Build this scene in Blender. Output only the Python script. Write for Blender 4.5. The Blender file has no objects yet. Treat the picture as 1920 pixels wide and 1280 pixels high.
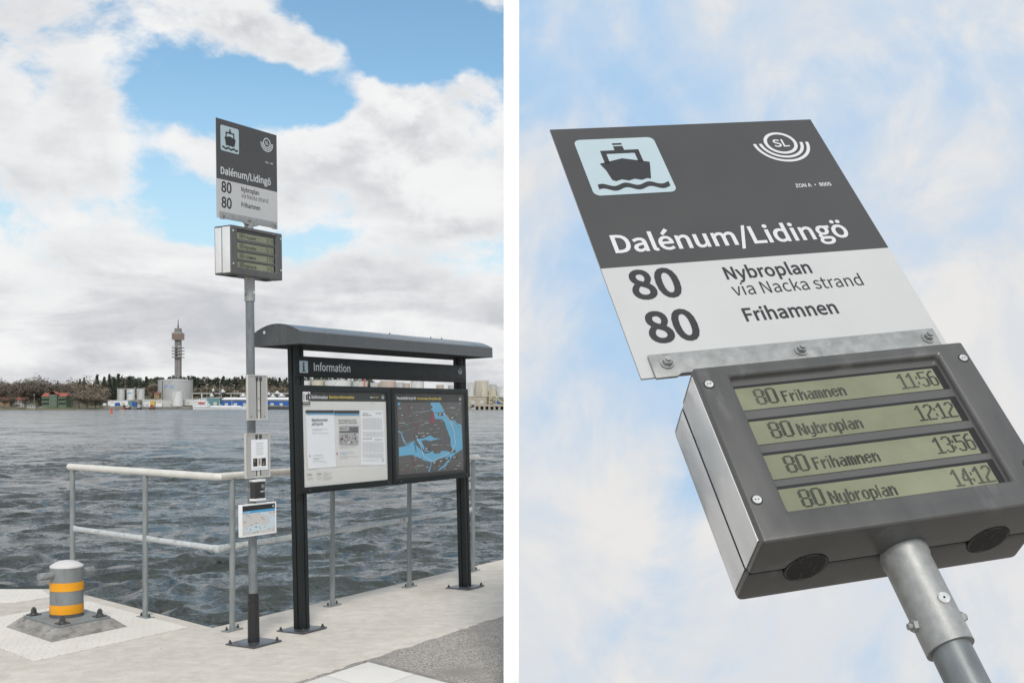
import bpy, bmesh, math, random
import numpy as np
from mathutils import Vector, Matrix, Quaternion
from mathutils.geometry import tessellate_polygon

random.seed(7)
rng = np.random.default_rng(11)
S = bpy.context.scene
COL = S.collection

# ------------------------------------------------------------------ camera
F, CX, CY, EYE = 2100.0, 1100.0, 762.0, 1.6      # focal length, principal point (photo pixels), eye height
cam_d = bpy.data.cameras.new('camera')
cam = bpy.data.objects.new('camera', cam_d)
COL.objects.link(cam)
cam.location = (0, 0, EYE)
cam.rotation_euler = (math.pi / 2, 0, 0)
cam_d.sensor_width = 36
cam_d.lens = 36 * F / 1920
cam_d.shift_x = (960 - CX) / 1920
cam_d.shift_y = (CY - 640) / 1920
cam_d.clip_start = 0.05
cam_d.clip_end = 20000
S.camera = cam
S.render.resolution_x, S.render.resolution_y = 1024, 682

# ------------------------------------------------------------------ view / world / sun
S.view_settings.view_transform = 'Standard'
S.view_settings.look = 'None'
S.view_settings.exposure = 0.0
S.view_settings.gamma = 1.0
S.view_settings.use_curve_mapping = False

SUN_EL, SUN_AZ = math.radians(46), math.radians(171)     # azimuth from +Y towards +X: behind the camera


class NT:
    """small helper for node trees"""
    def __init__(s, nt):
        s.nt = nt
        s.n = nt.nodes
        s.l = nt.links

    def node(s, t, **kw):
        n = s.n.new(t)
        for k, v in kw.items():
            setattr(n, k, v)
        return n

    def put(s, sock, v):
        if hasattr(v, 'links') or isinstance(v, bpy.types.NodeSocket):
            s.l.new(v, sock)
        else:
            sock.default_value = v

    def math(s, op, a, b=0.0, c=None, clamp=False):
        n = s.node('ShaderNodeMath', operation=op, use_clamp=clamp)
        s.put(n.inputs[0], a)
        s.put(n.inputs[1], b)
        if c is not None:
            s.put(n.inputs[2], c)
        return n.outputs[0]

    def vm(s, op, a, b=(0, 0, 0)):
        n = s.node('ShaderNodeVectorMath', operation=op)
        s.put(n.inputs[0], a)
        if op == 'SCALE':
            s.put(n.inputs[3], b)
        else:
            s.put(n.inputs[1], b)
        return n.outputs[1] if op in ('LENGTH', 'DOT_PRODUCT', 'DISTANCE') else n.outputs[0]

    def smooth(s, v, a, b, c=0.0, d=1.0, kind='SMOOTHSTEP'):
        n = s.node('ShaderNodeMapRange', interpolation_type=kind)
        for i, x in enumerate((v, a, b, c, d)):
            s.put(n.inputs[i], x)
        return n.outputs[0]

    def noise(s, vec, scale, detail=4.0, rough=0.5, dist=0.0):
        n = s.node('ShaderNodeTexNoise')
        if vec is not None:
            s.put(n.inputs['Vector'], vec)
        n.inputs['Scale'].default_value = scale
        n.inputs['Detail'].default_value = detail
        n.inputs['Roughness'].default_value = rough
        n.inputs['Distortion'].default_value = dist
        return n

    def mix(s, f, a, b):
        n = s.node('ShaderNodeMix', data_type='RGBA')
        s.put(n.inputs[0], f)
        s.put(n.inputs[6], a)
        s.put(n.inputs[7], b)
        return n.outputs[2]


def c4(c):
    return (c[0], c[1], c[2], 1.0)


def srgb(r, g, b):
    return tuple(((x / 255 / 12.92) if x / 255 <= 0.04045 else ((x / 255 + 0.055) / 1.055) ** 2.4) for x in (r, g, b))


def direction(px, py):
    v = Vector(((px - CX) / F, 1, (CY - py) / F))
    return v.normalized()


world = bpy.data.worlds.new('World')
S.world = world
world.use_nodes = True
world.node_tree.nodes.clear()
W = NT(world.node_tree)
tc = W.node('ShaderNodeTexCoord')
dvec = W.vm('NORMALIZE', tc.outputs['Generated'])
sky = W.node('ShaderNodeTexSky', sky_type='NISHITA', sun_disc=False)
sky.sun_elevation = SUN_EL
sky.sun_rotation = SUN_AZ
sky.altitude = 0
sky.air_density = 1.0
sky.dust_density = 0.6
sky.ozone_density = 2.0
# broken cloud layer: open blue gaps and banks around the compass, edges torn by noise
wn = W.noise(W.vm('MULTIPLY', dvec, (1, 1, 1.5)), 3.2, 6, 0.58)
warp = W.vm('SCALE', W.vm('SUBTRACT', wn.outputs['Color'], (0.5, 0.5, 0.5)), 0.11)
wd = W.vm('ADD', dvec, warp)
GAPS = [  # photo px centre, radii px, weight
    (800, 85, 240, 90, -0.60), (455, 205, 150, 50, -0.52), (255, 135, 75, 75, -0.46), (570, 210, 110, 45, -0.42), (690, 60, 110, 70, -0.25),
    (330, 345, 80, 60, -0.22), (390, 405, 60, 55, -0.34), (745, 462, 270, 30, -0.20), (520, 440, 90, 36, -0.20),
    (400, 45, 130, 55, 0.22), (520, 105, 130, 45, 0.42), (690, 10, 110, 18, 0.30), (920, 20, 60, 45, 0.28),
    (750, 300, 250, 140, 0.46), (600, 125, 80, 26, 0.26), (730, 150, 150, 34, -0.30), (365, 265, 60, 75, 0.30), (470, 330, 120, 60, 0.10), (905, 170, 90, 40, 0.32), (70, 220, 220, 220, 0.28), (300, 620, 700, 150, 0.25),
]
dens = None
for px, py, rx, ry, w in GAPS:
    c = direction(px, py)
    q = W.vm('MULTIPLY', W.vm('SUBTRACT', wd, tuple(c)), (F / rx, F / rx, F / ry))
    m = W.smooth(W.vm('LENGTH', q), 0.25, 1.45, w, 0.0)
    dens = m if dens is None else W.math('ADD', dens, m)


def billow(vec):
    f_ = W.noise(vec, 8.5, 13, 0.64, 0.15).outputs['Fac']
    v_ = W.node('ShaderNodeTexVoronoi', feature='F1', normalize=True)
    v_.inputs['Scale'].default_value = 11
    v_.inputs['Detail'].default_value = 2
    v_.inputs['Roughness'].default_value = 0.5
    W.put(v_.inputs['Vector'], vec)
    p_ = W.math('SUBTRACT', 0.80, v_.outputs['Distance'])
    return W.math('ADD', W.math('MULTIPLY', f_, 0.66), W.math('MULTIPLY', p_, 0.34))


base = W.vm('ADD', W.vm('MULTIPLY', dvec, (1, 1, 1.45)), W.vm('SCALE', warp, 0.35))
nA = billow(base)
nB = billow(W.vm('ADD', base, (0.004, 0.0, 0.030)))
n1b = W.noise(W.vm('ADD', dvec, (3.1, 1.7, 0.4)), 2.1, 3, 0.5)
D = W.math('ADD', W.math('ADD', dens, 0.52), W.math('MULTIPLY', W.math('SUBTRACT', nA, 0.50), 2.6))
D = W.math('ADD', D, W.math('MULTIPLY', W.math('SUBTRACT', n1b.outputs['Fac'], 0.5), 0.30))
sep = W.node('ShaderNodeSeparateXYZ')
W.l.new(dvec, sep.inputs[0])
low = W.smooth(sep.outputs[2], 0.02, 0.30, 1.0, 0.0)
D = W.math('ADD', D, W.smooth(sep.outputs[2], 0.0, 0.15, 0.45, 0.0))
alpha = W.smooth(D, 0.32, 0.66, 0.0, 0.985)
# cloud relief: density falling off upwards is a lit top, density growing upwards a shaded underside;
# long flat bands towards the horizon
relief = W.smooth(W.math('SUBTRACT', nB, nA), -0.07, 0.09)
n2 = W.noise(W.vm('ADD', W.vm('MULTIPLY', dvec, (1, 1, 4.6)), (5.2, 0.3, 1.9)), 6.0, 9, 0.58, 0.4)
n3 = W.noise(W.vm('ADD', W.vm('MULTIPLY', dvec, (1, 1, 1.7)), (1.2, 4.3, 0.9)), 4.2, 6, 0.55)
big = W.smooth(n3.outputs['Fac'], 0.40, 0.66)
band = W.smooth(n2.outputs['Fac'], 0.36, 0.64)
sh1 = W.math('ADD', W.math('MULTIPLY', relief, 0.62), W.math('MULTIPLY', big, 0.42))
sh2 = W.math('ADD', W.math('MULTIPLY', relief, 0.20), W.math('MULTIPLY', band, 0.70))
shade = W.math('ADD', W.math('MULTIPLY', sh1, W.math('SUBTRACT', 1.0, low)), W.math('MULTIPLY', sh2, low))
thick = W.smooth(D, 0.50, 0.95)
shade = W.math('MULTIPLY', shade, W.math('ADD', 0.30, W.math('MULTIPLY', thick, 0.70)), clamp=True)
ccol = W.mix(shade, c4((0.92, 0.92, 0.92)), c4((0.50, 0.515, 0.555)))
bg1 = W.node('ShaderNodeBackground')
W.l.new(W.mix(W.math('MULTIPLY', low, 0.75), W.vm('MULTIPLY', sky.outputs[0], (0.90, 1.05, 0.99)), c4((3.9, 4.75, 5.35))), bg1.inputs[0])
bg1.inputs[1].default_value = 0.15
bg2 = W.node('ShaderNodeBackground')
W.l.new(ccol, bg2.inputs[0])
bg2.inputs[1].default_value = 1.0
mx = W.node('ShaderNodeMixShader')
W.l.new(alpha, mx.inputs[0])
W.l.new(bg1.outputs[0], mx.inputs[1])
W.l.new(bg2.outputs[0], mx.inputs[2])
wo = W.node('ShaderNodeOutputWorld')
W.l.new(mx.outputs[0], wo.inputs[0])

sun_d = bpy.data.lights.new('sun', 'SUN')
sun_d.energy = 2.3
sun_d.angle = math.radians(12)
sun_d.color = (1.0, 0.95, 0.88)
sun = bpy.data.objects.new('sun', sun_d)
COL.objects.link(sun)
sv = Vector((math.sin(SUN_AZ) * math.cos(SUN_EL), math.cos(SUN_AZ) * math.cos(SUN_EL), math.sin(SUN_EL)))
sun.rotation_euler = sv.to_track_quat('Z', 'Y').to_euler()
sun.location = sv * 50

# ------------------------------------------------------------------ materials
M = {}


def mat(name, col, rough=0.6, metal=0.0, var=0.12, scale=6.0, bump=0.0, bscale=60.0, spec=0.5, emit=None, coord='Object', detail=5.0, stain=None, stretch=(1, 1, 1), coat=0.0):
    m = bpy.data.materials.new(name)
    m.use_nodes = True
    m.node_tree.nodes.clear()
    T = NT(m.node_tree)
    b = T.node('ShaderNodeBsdfPrincipled')
    o = T.node('ShaderNodeOutputMaterial')
    T.l.new(b.outputs[0], o.inputs[0])
    t = T.node('ShaderNodeTexCoord')
    vec = T.vm('MULTIPLY', t.outputs[coord], stretch)
    n = T.noise(vec, scale, detail, 0.6)
    f = T.smooth(n.outputs['Fac'], 0.3, 0.7, 0, 1, 'LINEAR')
    a = c4(tuple(max(0.0, x * (1 - var)) for x in col))
    z = c4(tuple(min(1.0, x * (1 + var)) for x in col))
    cc = T.mix(f, a, z)
    if stain:
        sn = T.noise(T.vm('ADD', vec, (7.3, 2.1, 4.4)), stain[1], 6, 0.62)
        sf = T.smooth(sn.outputs['Fac'], stain[2], stain[3])
        cc = T.mix(sf, cc, c4(stain[0]))
    T.l.new(cc, b.inputs['Base Color'])
    rn = T.smooth(n.outputs['Fac'], 0.3, 0.7, max(0.02, rough - 0.08), min(1.0, rough + 0.08), 'LINEAR')
    T.l.new(rn, b.inputs['Roughness'])
    b.inputs['Metallic'].default_value = metal
    b.inputs['Specular IOR Level'].default_value = spec
    b.inputs['Coat Weight'].default_value = coat
    if bump:
        bn = T.noise(vec, bscale, 4, 0.6)
        bu = T.node('ShaderNodeBump')
        bu.inputs['Strength'].default_value = 1.0
        bu.inputs['Distance'].default_value = bump
        T.l.new(bn.outputs['Fac'], bu.inputs['Height'])
        T.l.new(bu.outputs[0], b.inputs['Normal'])
    if emit:
        b.inputs['Emission Color'].default_value = c4(emit[0])
        b.inputs['Emission Strength'].default_value = emit[1]
    M[name] = m
    return m


mat('concrete', (0.625, 0.575, 0.505), 0.85, var=0.07, scale=1.3, bump=0.002, bscale=90, stain=((0.55, 0.495, 0.42), 0.9, 0.52, 0.72))
mat('kerb_concrete', (0.27, 0.255, 0.235), 0.85, var=0.3, scale=7, bump=0.0012, bscale=60, stretch=(1, 1, 2.5), stain=((0.17, 0.158, 0.14), 9, 0.48, 0.66))
mat('asphalt', (0.35, 0.32, 0.285), 0.9, var=0.75, scale=95, bump=0.006, bscale=120, detail=3, stain=((0.27, 0.245, 0.215), 2.0, 0.45, 0.7))
mat('slab', (0.72, 0.69, 0.64), 0.75, var=0.05, scale=4, bump=0.001, bscale=70)
mat('joint', (0.12, 0.105, 0.085), 0.9, var=0.3, scale=30)
mat('galv', (0.185, 0.20, 0.205), 0.42, 0.30, var=0.22, scale=26, bump=0.0004, bscale=90, stretch=(1, 1, 0.35), stain=((0.12, 0.13, 0.13), 9, 0.52, 0.72))
mat('galv_dull', (0.34, 0.345, 0.335), 0.52, 0.35, var=0.16, scale=60, bump=0.0003, bscale=150, stain=((0.25, 0.25, 0.24), 30, 0.5, 0.75))
mat('rail_paint', (0.66, 0.64, 0.585), 0.5, var=0.08, scale=9, stain=((0.45, 0.41, 0.33), 11, 0.6, 0.75))
mat('rail_mid', (0.56, 0.58, 0.575), 0.5, 0.25, var=0.16, scale=22, stain=((0.25, 0.26, 0.255), 12, 0.55, 0.72))
mat('rail_post', (0.25, 0.27, 0.27), 0.5, 0.25, var=0.16, scale=22, stretch=(1, 1, 0.3), bump=0.0003)
mat('black_steel', (0.016, 0.016, 0.016), 0.42, 0.0, var=0.3, scale=30, bump=0.0003)
mat('plate_steel', (0.10, 0.105, 0.11), 0.33, 0.35, var=0.35, scale=14, stain=((0.20, 0.10, 0.05), 11, 0.66, 0.78))
mat('bolt', (0.10, 0.10, 0.10), 0.42, 0.6, var=0.3, scale=60)
mat('board_paint', (0.011, 0.0145, 0.0145), 0.45, var=0.18, scale=20, bump=0.0002, spec=0.32)
mat('roof_paint', (0.055, 0.062, 0.064), 0.24, var=0.2, scale=5, stretch=(1, 5, 1), coat=0.25, stain=((0.12, 0.125, 0.12), 12, 0.6, 0.8))
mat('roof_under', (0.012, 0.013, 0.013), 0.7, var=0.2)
mat('sign_dark', (0.058, 0.056, 0.054), 0.32, var=0.10, scale=3, stain=((0.065, 0.063, 0.061), 5, 0.5, 0.8))
mat('sign_white', (0.50, 0.495, 0.485), 0.42, var=0.03, scale=4)
mat('sign_ink', (0.025, 0.025, 0.026), 0.45, var=0.05)
mat('sign_icon', (0.41, 0.495, 0.525), 0.42, var=0.03)
mat('sign_letter', (0.60, 0.60, 0.595), 0.42, var=0.03)
mat('sign_back', (0.45, 0.45, 0.45), 0.4, 0.5, var=0.1)
mat('case_grey', (0.098, 0.095, 0.090), 0.36, 0.30, var=0.20, scale=9, bump=0.00008, bscale=160, coat=0.25, stretch=(1, 1, 0.25), stain=((0.17, 0.166, 0.16), 17, 0.55, 0.75))
mat('case_side_lit', (0.74, 0.735, 0.725), 0.22, 0.2, var=0.08, scale=6, bump=0.0002, bscale=40, coat=0.3)  # lit copy of the case grey, for the side faces
mat('case_under', (0.075, 0.072, 0.068), 0.5, 0.1, var=0.15, scale=9)
mat('dark_gap', (0.006, 0.006, 0.006), 0.6, var=0.1)
mat('lcd', (0.22, 0.225, 0.145), 0.20, var=0.22, scale=4, stain=((0.17, 0.18, 0.11), 7, 0.5, 0.75))  # uneven tone in the colour stands in for shading and glare on the screens
mat('lcd_ink', (0.060, 0.062, 0.048), 0.3, var=0.6, scale=9)
mat('lcd_bar', (0.10, 0.098, 0.093), 0.3, var=0.06)
mat('screw', (0.72, 0.71, 0.68), 0.35, 0.6, var=0.15, scale=60)
mat('cream_case', (0.50, 0.48, 0.44), 0.45, var=0.06, scale=10)
mat('case_panel', (0.40, 0.39, 0.375), 0.5, var=0.05, scale=8)
mat('white_plastic', (0.74, 0.735, 0.72), 0.4, var=0.03)
mat('paper', (0.80, 0.80, 0.80), 0.6, var=0.02)
mat('paper_warm', (0.68, 0.67, 0.625), 0.6, var=0.03)
mat('paper_line', (0.40, 0.40, 0.40), 0.6, var=0.1)
mat('header_black', (0.018, 0.019, 0.016), 0.4, var=0.1)
mat('ink_yellow', (0.72, 0.55, 0.09), 0.5, var=0.05)
mat('ink_white', (0.74, 0.74, 0.72), 0.5, var=0.03)
mat('ink_blue', (0.07, 0.32, 0.56), 0.5, var=0.05)
mat('ink_black', (0.03, 0.03, 0.03), 0.5, var=0.05)
mat('ink_red', (0.30, 0.05, 0.065), 0.5, var=0.05)
mat('ink_green', (0.04, 0.33, 0.13), 0.5, var=0.05)
mat('ink_orange', (0.60, 0.16, 0.04), 0.5, var=0.05)
mat('map_land', (0.10, 0.097, 0.093), 0.5, var=0.12, scale=4)
mat('map_water', (0.13, 0.40, 0.58), 0.5, var=0.06, scale=3)
mat('map_line', (0.20, 0.20, 0.20), 0.5, var=0.05)
mat('map_pale_land', (0.56, 0.535, 0.51), 0.55, var=0.03)
mat('map_pale_water', (0.54, 0.62, 0.65), 0.55, var=0.03)
mat('bollard_steel', (0.22, 0.235, 0.235), 0.6, 0.15, var=0.14, scale=11, bump=0.0006, bscale=50, stretch=(1, 1, 0.4), stain=((0.15, 0.13, 0.105), 7, 0.56, 0.72))
mat('bollard_cap', (0.60, 0.59, 0.57), 0.55, var=0.05, scale=12)
mat('bollard_band', (0.78, 0.33, 0.008), 0.38, var=0.07, scale=12, stain=((0.55, 0.22, 0.02), 16, 0.6, 0.75))
mat('bollard_foot', (0.075, 0.078, 0.08), 0.7, var=0.35, scale=18)
mat('bollard_bar', (0.27, 0.275, 0.275), 0.55, 0.3, var=0.25, scale=30, bump=0.0005)
mat('white_paint', (0.95, 0.95, 0.95), 0.55, var=0.01)
mat('pebble', (0.06, 0.05, 0.04), 0.9, var=0.5, scale=40)
# far shore
mat('far_grass', (0.13, 0.13, 0.07), 0.9, var=0.45, scale=0.05, stain=((0.26, 0.23, 0.19), 0.03, 0.48, 0.6))
mat('shore_rock', (0.20, 0.185, 0.165), 0.9, var=0.4, scale=0.2)
mat('conifer', (0.045, 0.060, 0.040), 0.85, var=0.45, scale=0.25)
mat('pine', (0.075, 0.080, 0.050), 0.85, var=0.45, scale=0.25)
mat('bare', (0.135, 0.112, 0.084), 0.9, var=0.35, scale=0.2)
mat('bare_light', (0.21, 0.17, 0.125), 0.9, var=0.3, scale=0.2)
mat('bark', (0.10, 0.08, 0.065), 0.9, var=0.3, scale=1)
mat('tank_white', (0.62, 0.62, 0.605), 0.55, var=0.06, scale=0.12, stretch=(1, 1, 0.3))
mat('tank_grey', (0.50, 0.495, 0.48), 0.55, var=0.08, scale=0.12, stretch=(1, 1, 0.3))
mat('tank_mid', (0.41, 0.41, 0.40), 0.55, var=0.08, scale=0.12, stretch=(1, 1, 0.3))
mat('tank_rust', (0.54, 0.49, 0.40), 0.65, var=0.15, scale=0.15, stretch=(1, 1, 0.3), stain=((0.30, 0.22, 0.15), 0.12, 0.5, 0.7))
mat('tank_pink', (0.50, 0.40, 0.34), 0.65, var=0.1, scale=0.15)
mat('tower_concrete', (0.20, 0.186, 0.176), 0.8, var=0.10, scale=0.08)
mat('tower_window', (0.28, 0.13, 0.07), 0.4, var=0.4, scale=0.3)
mat('roof_red', (0.31, 0.095, 0.068), 0.75, var=0.15, scale=0.5)
mat('house_green', (0.115, 0.165, 0.105), 0.8, var=0.08, scale=0.5)
mat('house_yellow', (0.30, 0.20, 0.10), 0.8, var=0.08, scale=0.5)
mat('house_white', (0.42, 0.40, 0.37), 0.8, var=0.06, scale=0.5)
mat('pane', (0.03, 0.035, 0.04), 0.15, var=0.1)
mat('shed_white', (0.74, 0.74, 0.74), 0.5, var=0.04, scale=0.3)
mat('shed_blue', (0.025, 0.10, 0.36), 0.5, var=0.08, scale=0.3)
mat('steel_dark', (0.06, 0.06, 0.06), 0.6, var=0.3, scale=0.5)
mat('far_orange', (0.62, 0.10, 0.04), 0.5, var=0.1, scale=0.5)
mat('far_yellow', (0.60, 0.42, 0.06), 0.5, var=0.1, scale=0.5)
mat('far_teal', (0.12, 0.24, 0.25), 0.5, var=0.1, scale=0.5)
mat('crane_cream', (0.58, 0.50, 0.32), 0.6, var=0.08, scale=0.5)
mat('pier', (0.42, 0.37, 0.30), 0.85, var=0.2, scale=0.3)
mat('hull_white', (0.78, 0.78, 0.78), 0.4, var=0.03, scale=0.3)
mat('logo_blue', (0.10, 0.28, 0.55), 0.5, var=0.05)

# weathered deck: fine speckle, soft blotches and tan water stains
m = M['concrete']
T = NT(m.node_tree)
bs = [n for n in T.n if n.type == 'BSDF_PRINCIPLED'][0]
src = bs.inputs['Base Color'].links[0].from_socket
t = T.node('ShaderNodeTexCoord')
sp1 = T.noise(t.outputs['Object'], 150, 3, 0.7)
sp2 = T.noise(t.outputs['Object'], 9, 6, 0.65, 0.4)
sp3 = T.noise(T.vm('ADD', T.vm('MULTIPLY', t.outputs['Object'], (1, 1, 1)), (4.0, 9.0, 0)), 2.3, 7, 0.66, 0.8)
k1 = T.smooth(sp1.outputs['Fac'], 0.30, 0.62, 0.84, 1.04)
k2 = T.smooth(sp2.outputs['Fac'], 0.34, 0.66, 0.90, 1.05)
cc = T.vm('MULTIPLY', src, T.math('MULTIPLY', k1, k2))
cc = T.mix(T.smooth(sp3.outputs['Fac'], 0.53, 0.72, 0.0, 0.55), cc, c4((0.50, 0.445, 0.375)))
vc = T.node('ShaderNodeTexVoronoi', feature='F1')
vc.inputs['Scale'].default_value = 16
T.l.new(t.outputs['Object'], vc.inputs['Vector'])
cc = T.mix(T.smooth(vc.outputs['Distance'], 0.035, 0.075, 0.75, 0.0), cc, c4((0.10, 0.085, 0.07)))
T.l.new(cc, bs.inputs['Base Color'])

# tread plate: small raised dashes in a cross pattern
m = mat('tread_sheet', (0.70, 0.655, 0.59), 0.7, var=0.05, scale=3.0)
T = NT(m.node_tree)
bs = [n for n in T.n if n.type == 'BSDF_PRINCIPLED'][0]
t = T.node('ShaderNodeTexCoord')
wv1 = T.node('ShaderNodeTexVoronoi', feature='F1')
wv1.inputs['Scale'].default_value = 24
wv1.inputs['Randomness'].default_value = 0.35
rotm = T.node('ShaderNodeMapping')
rotm.inputs['Rotation'].default_value = (0, 0, math.radians(63))
rotm.inputs['Scale'].default_value = (1.0, 0.7, 1)
T.l.new(t.outputs['Object'], rotm.inputs[0])
T.l.new(rotm.outputs[0], wv1.inputs['Vector'])
hh = T.smooth(wv1.outputs['Distance'], 0.10, 0.34, 1.0, 0.0)
bu = T.node('ShaderNodeBump')
bu.inputs['Distance'].default_value = 0.0045
T.l.new(hh, bu.inputs['Height'])
T.l.new(bu.outputs[0], bs.inputs['Normal'])

# glass of the display cases
m = bpy.data.materials.new('case_glass')
m.use_nodes = True
m.node_tree.nodes.clear()
T = NT(m.node_tree)
tr = T.node('ShaderNodeBsdfTransparent')
gl = T.node('ShaderNodeBsdfGlossy')
gl.inputs['Roughness'].default_value = 0.04
ge = T.node('ShaderNodeNewGeometry')
cs_ = T.math('ABSOLUTE', T.vm('DOT_PRODUCT', ge.outputs['Normal'], ge.outputs['Incoming']))
fr = T.math('ADD', 0.04, T.math('MULTIPLY', T.math('POWER', T.math('SUBTRACT', 1.0, cs_, clamp=True), 5.0), 0.96))   # Schlick, the same from both sides
mxs = T.node('ShaderNodeMixShader')
T.l.new(fr, mxs.inputs[0])
T.l.new(tr.outputs[0], mxs.inputs[1])
T.l.new(gl.outputs[0], mxs.inputs[2])
o = T.node('ShaderNodeOutputMaterial')
T.l.new(mxs.outputs[0], o.inputs[0])
M['case_glass'] = m

# water
m = bpy.data.materials.new('water')
m.use_nodes = True
m.node_tree.nodes.clear()
T = NT(m.node_tree)
b = T.node('ShaderNodeBsdfPrincipled')
o = T.node('ShaderNodeOutputMaterial')
T.l.new(b.outputs[0], o.inputs[0])
b.inputs['Base Color'].default_value = (0.042, 0.051, 0.046, 1)
b.inputs['Roughness'].default_value = 0.13
b.inputs['IOR'].default_value = 1.33
b.inputs['Specular IOR Level'].default_value = 0.5
g_ = T.node('ShaderNodeTexCoord')
ge = T.node('ShaderNodeNewGeometry')
tilt = None
for sc, amt, off in ((18.0, 0.85, 0.0), (6.0, 0.95, 3.7), (2.0, 0.65, 9.1), (0.5, 0.70, 5.3), (0.13, 0.75, 2.3)):
    nz = T.noise(T.vm('ADD', T.vm('MULTIPLY', g_.outputs['Object'], (0.7, 1.3, 1)), (off, off * 1.7, 0)), sc, 3, 0.6, 0.4)
    tv = T.vm('MULTIPLY', T.vm('SUBTRACT', nz.outputs['Color'], (0.5, 0.5, 0.5)), (amt * 0.8, amt * 1.25, 0.0))
    tilt = tv if tilt is None else T.vm('ADD', tilt, tv)
T.l.new(T.vm('NORMALIZE', T.vm('ADD', ge.outputs['Normal'], tilt)), b.inputs['Normal'])
M['water'] = m

# the pale sky behind the leaning sign
m = bpy.data.materials.new('sky_cloth')
m.use_nodes = True
m.node_tree.nodes.clear()
T = NT(m.node_tree)
g_ = T.node('ShaderNodeTexCoord')
ov = g_.outputs['Object']
sp = T.node('ShaderNodeSeparateXYZ')
T.l.new(ov, sp.inputs[0])
na = T.noise(T.vm('ADD', T.vm('MULTIPLY', ov, (1.0, 1.0, 0.8)), (2.6, 0, 5.1)), 0.62, 5, 0.50, 0.6)
nb = T.noise(T.vm('ADD', ov, (8.2, 0, 1.3)), 1.5, 9, 0.58, 0.5)
lo = T.smooth(sp.outputs[2], 0.2, 2.4, 0.13, 0.0)
dd = T.math('ADD', T.math('ADD', T.math('MULTIPLY', na.outputs['Fac'], 0.65), T.math('MULTIPLY', nb.outputs['Fac'], 0.35)), lo)
af = T.smooth(dd, 0.42, 0.62)
warm = T.mix(T.smooth(nb.outputs['Fac'], 0.42, 0.66), c4(srgb(222, 225, 229)), c4(srgb(235, 233, 231)))
blue = T.mix(T.smooth(na.outputs['Fac'], 0.3, 0.7), c4(srgb(166, 203, 238)), c4(srgb(197, 217, 239)))
em = T.node('ShaderNodeEmission')
T.l.new(T.mix(af, blue, warm), em.inputs[0])
em.inputs[1].default_value = 1.0
o = T.node('ShaderNodeOutputMaterial')
T.l.new(em.outputs[0], o.inputs[0])
M['sky_cloth'] = m


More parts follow.
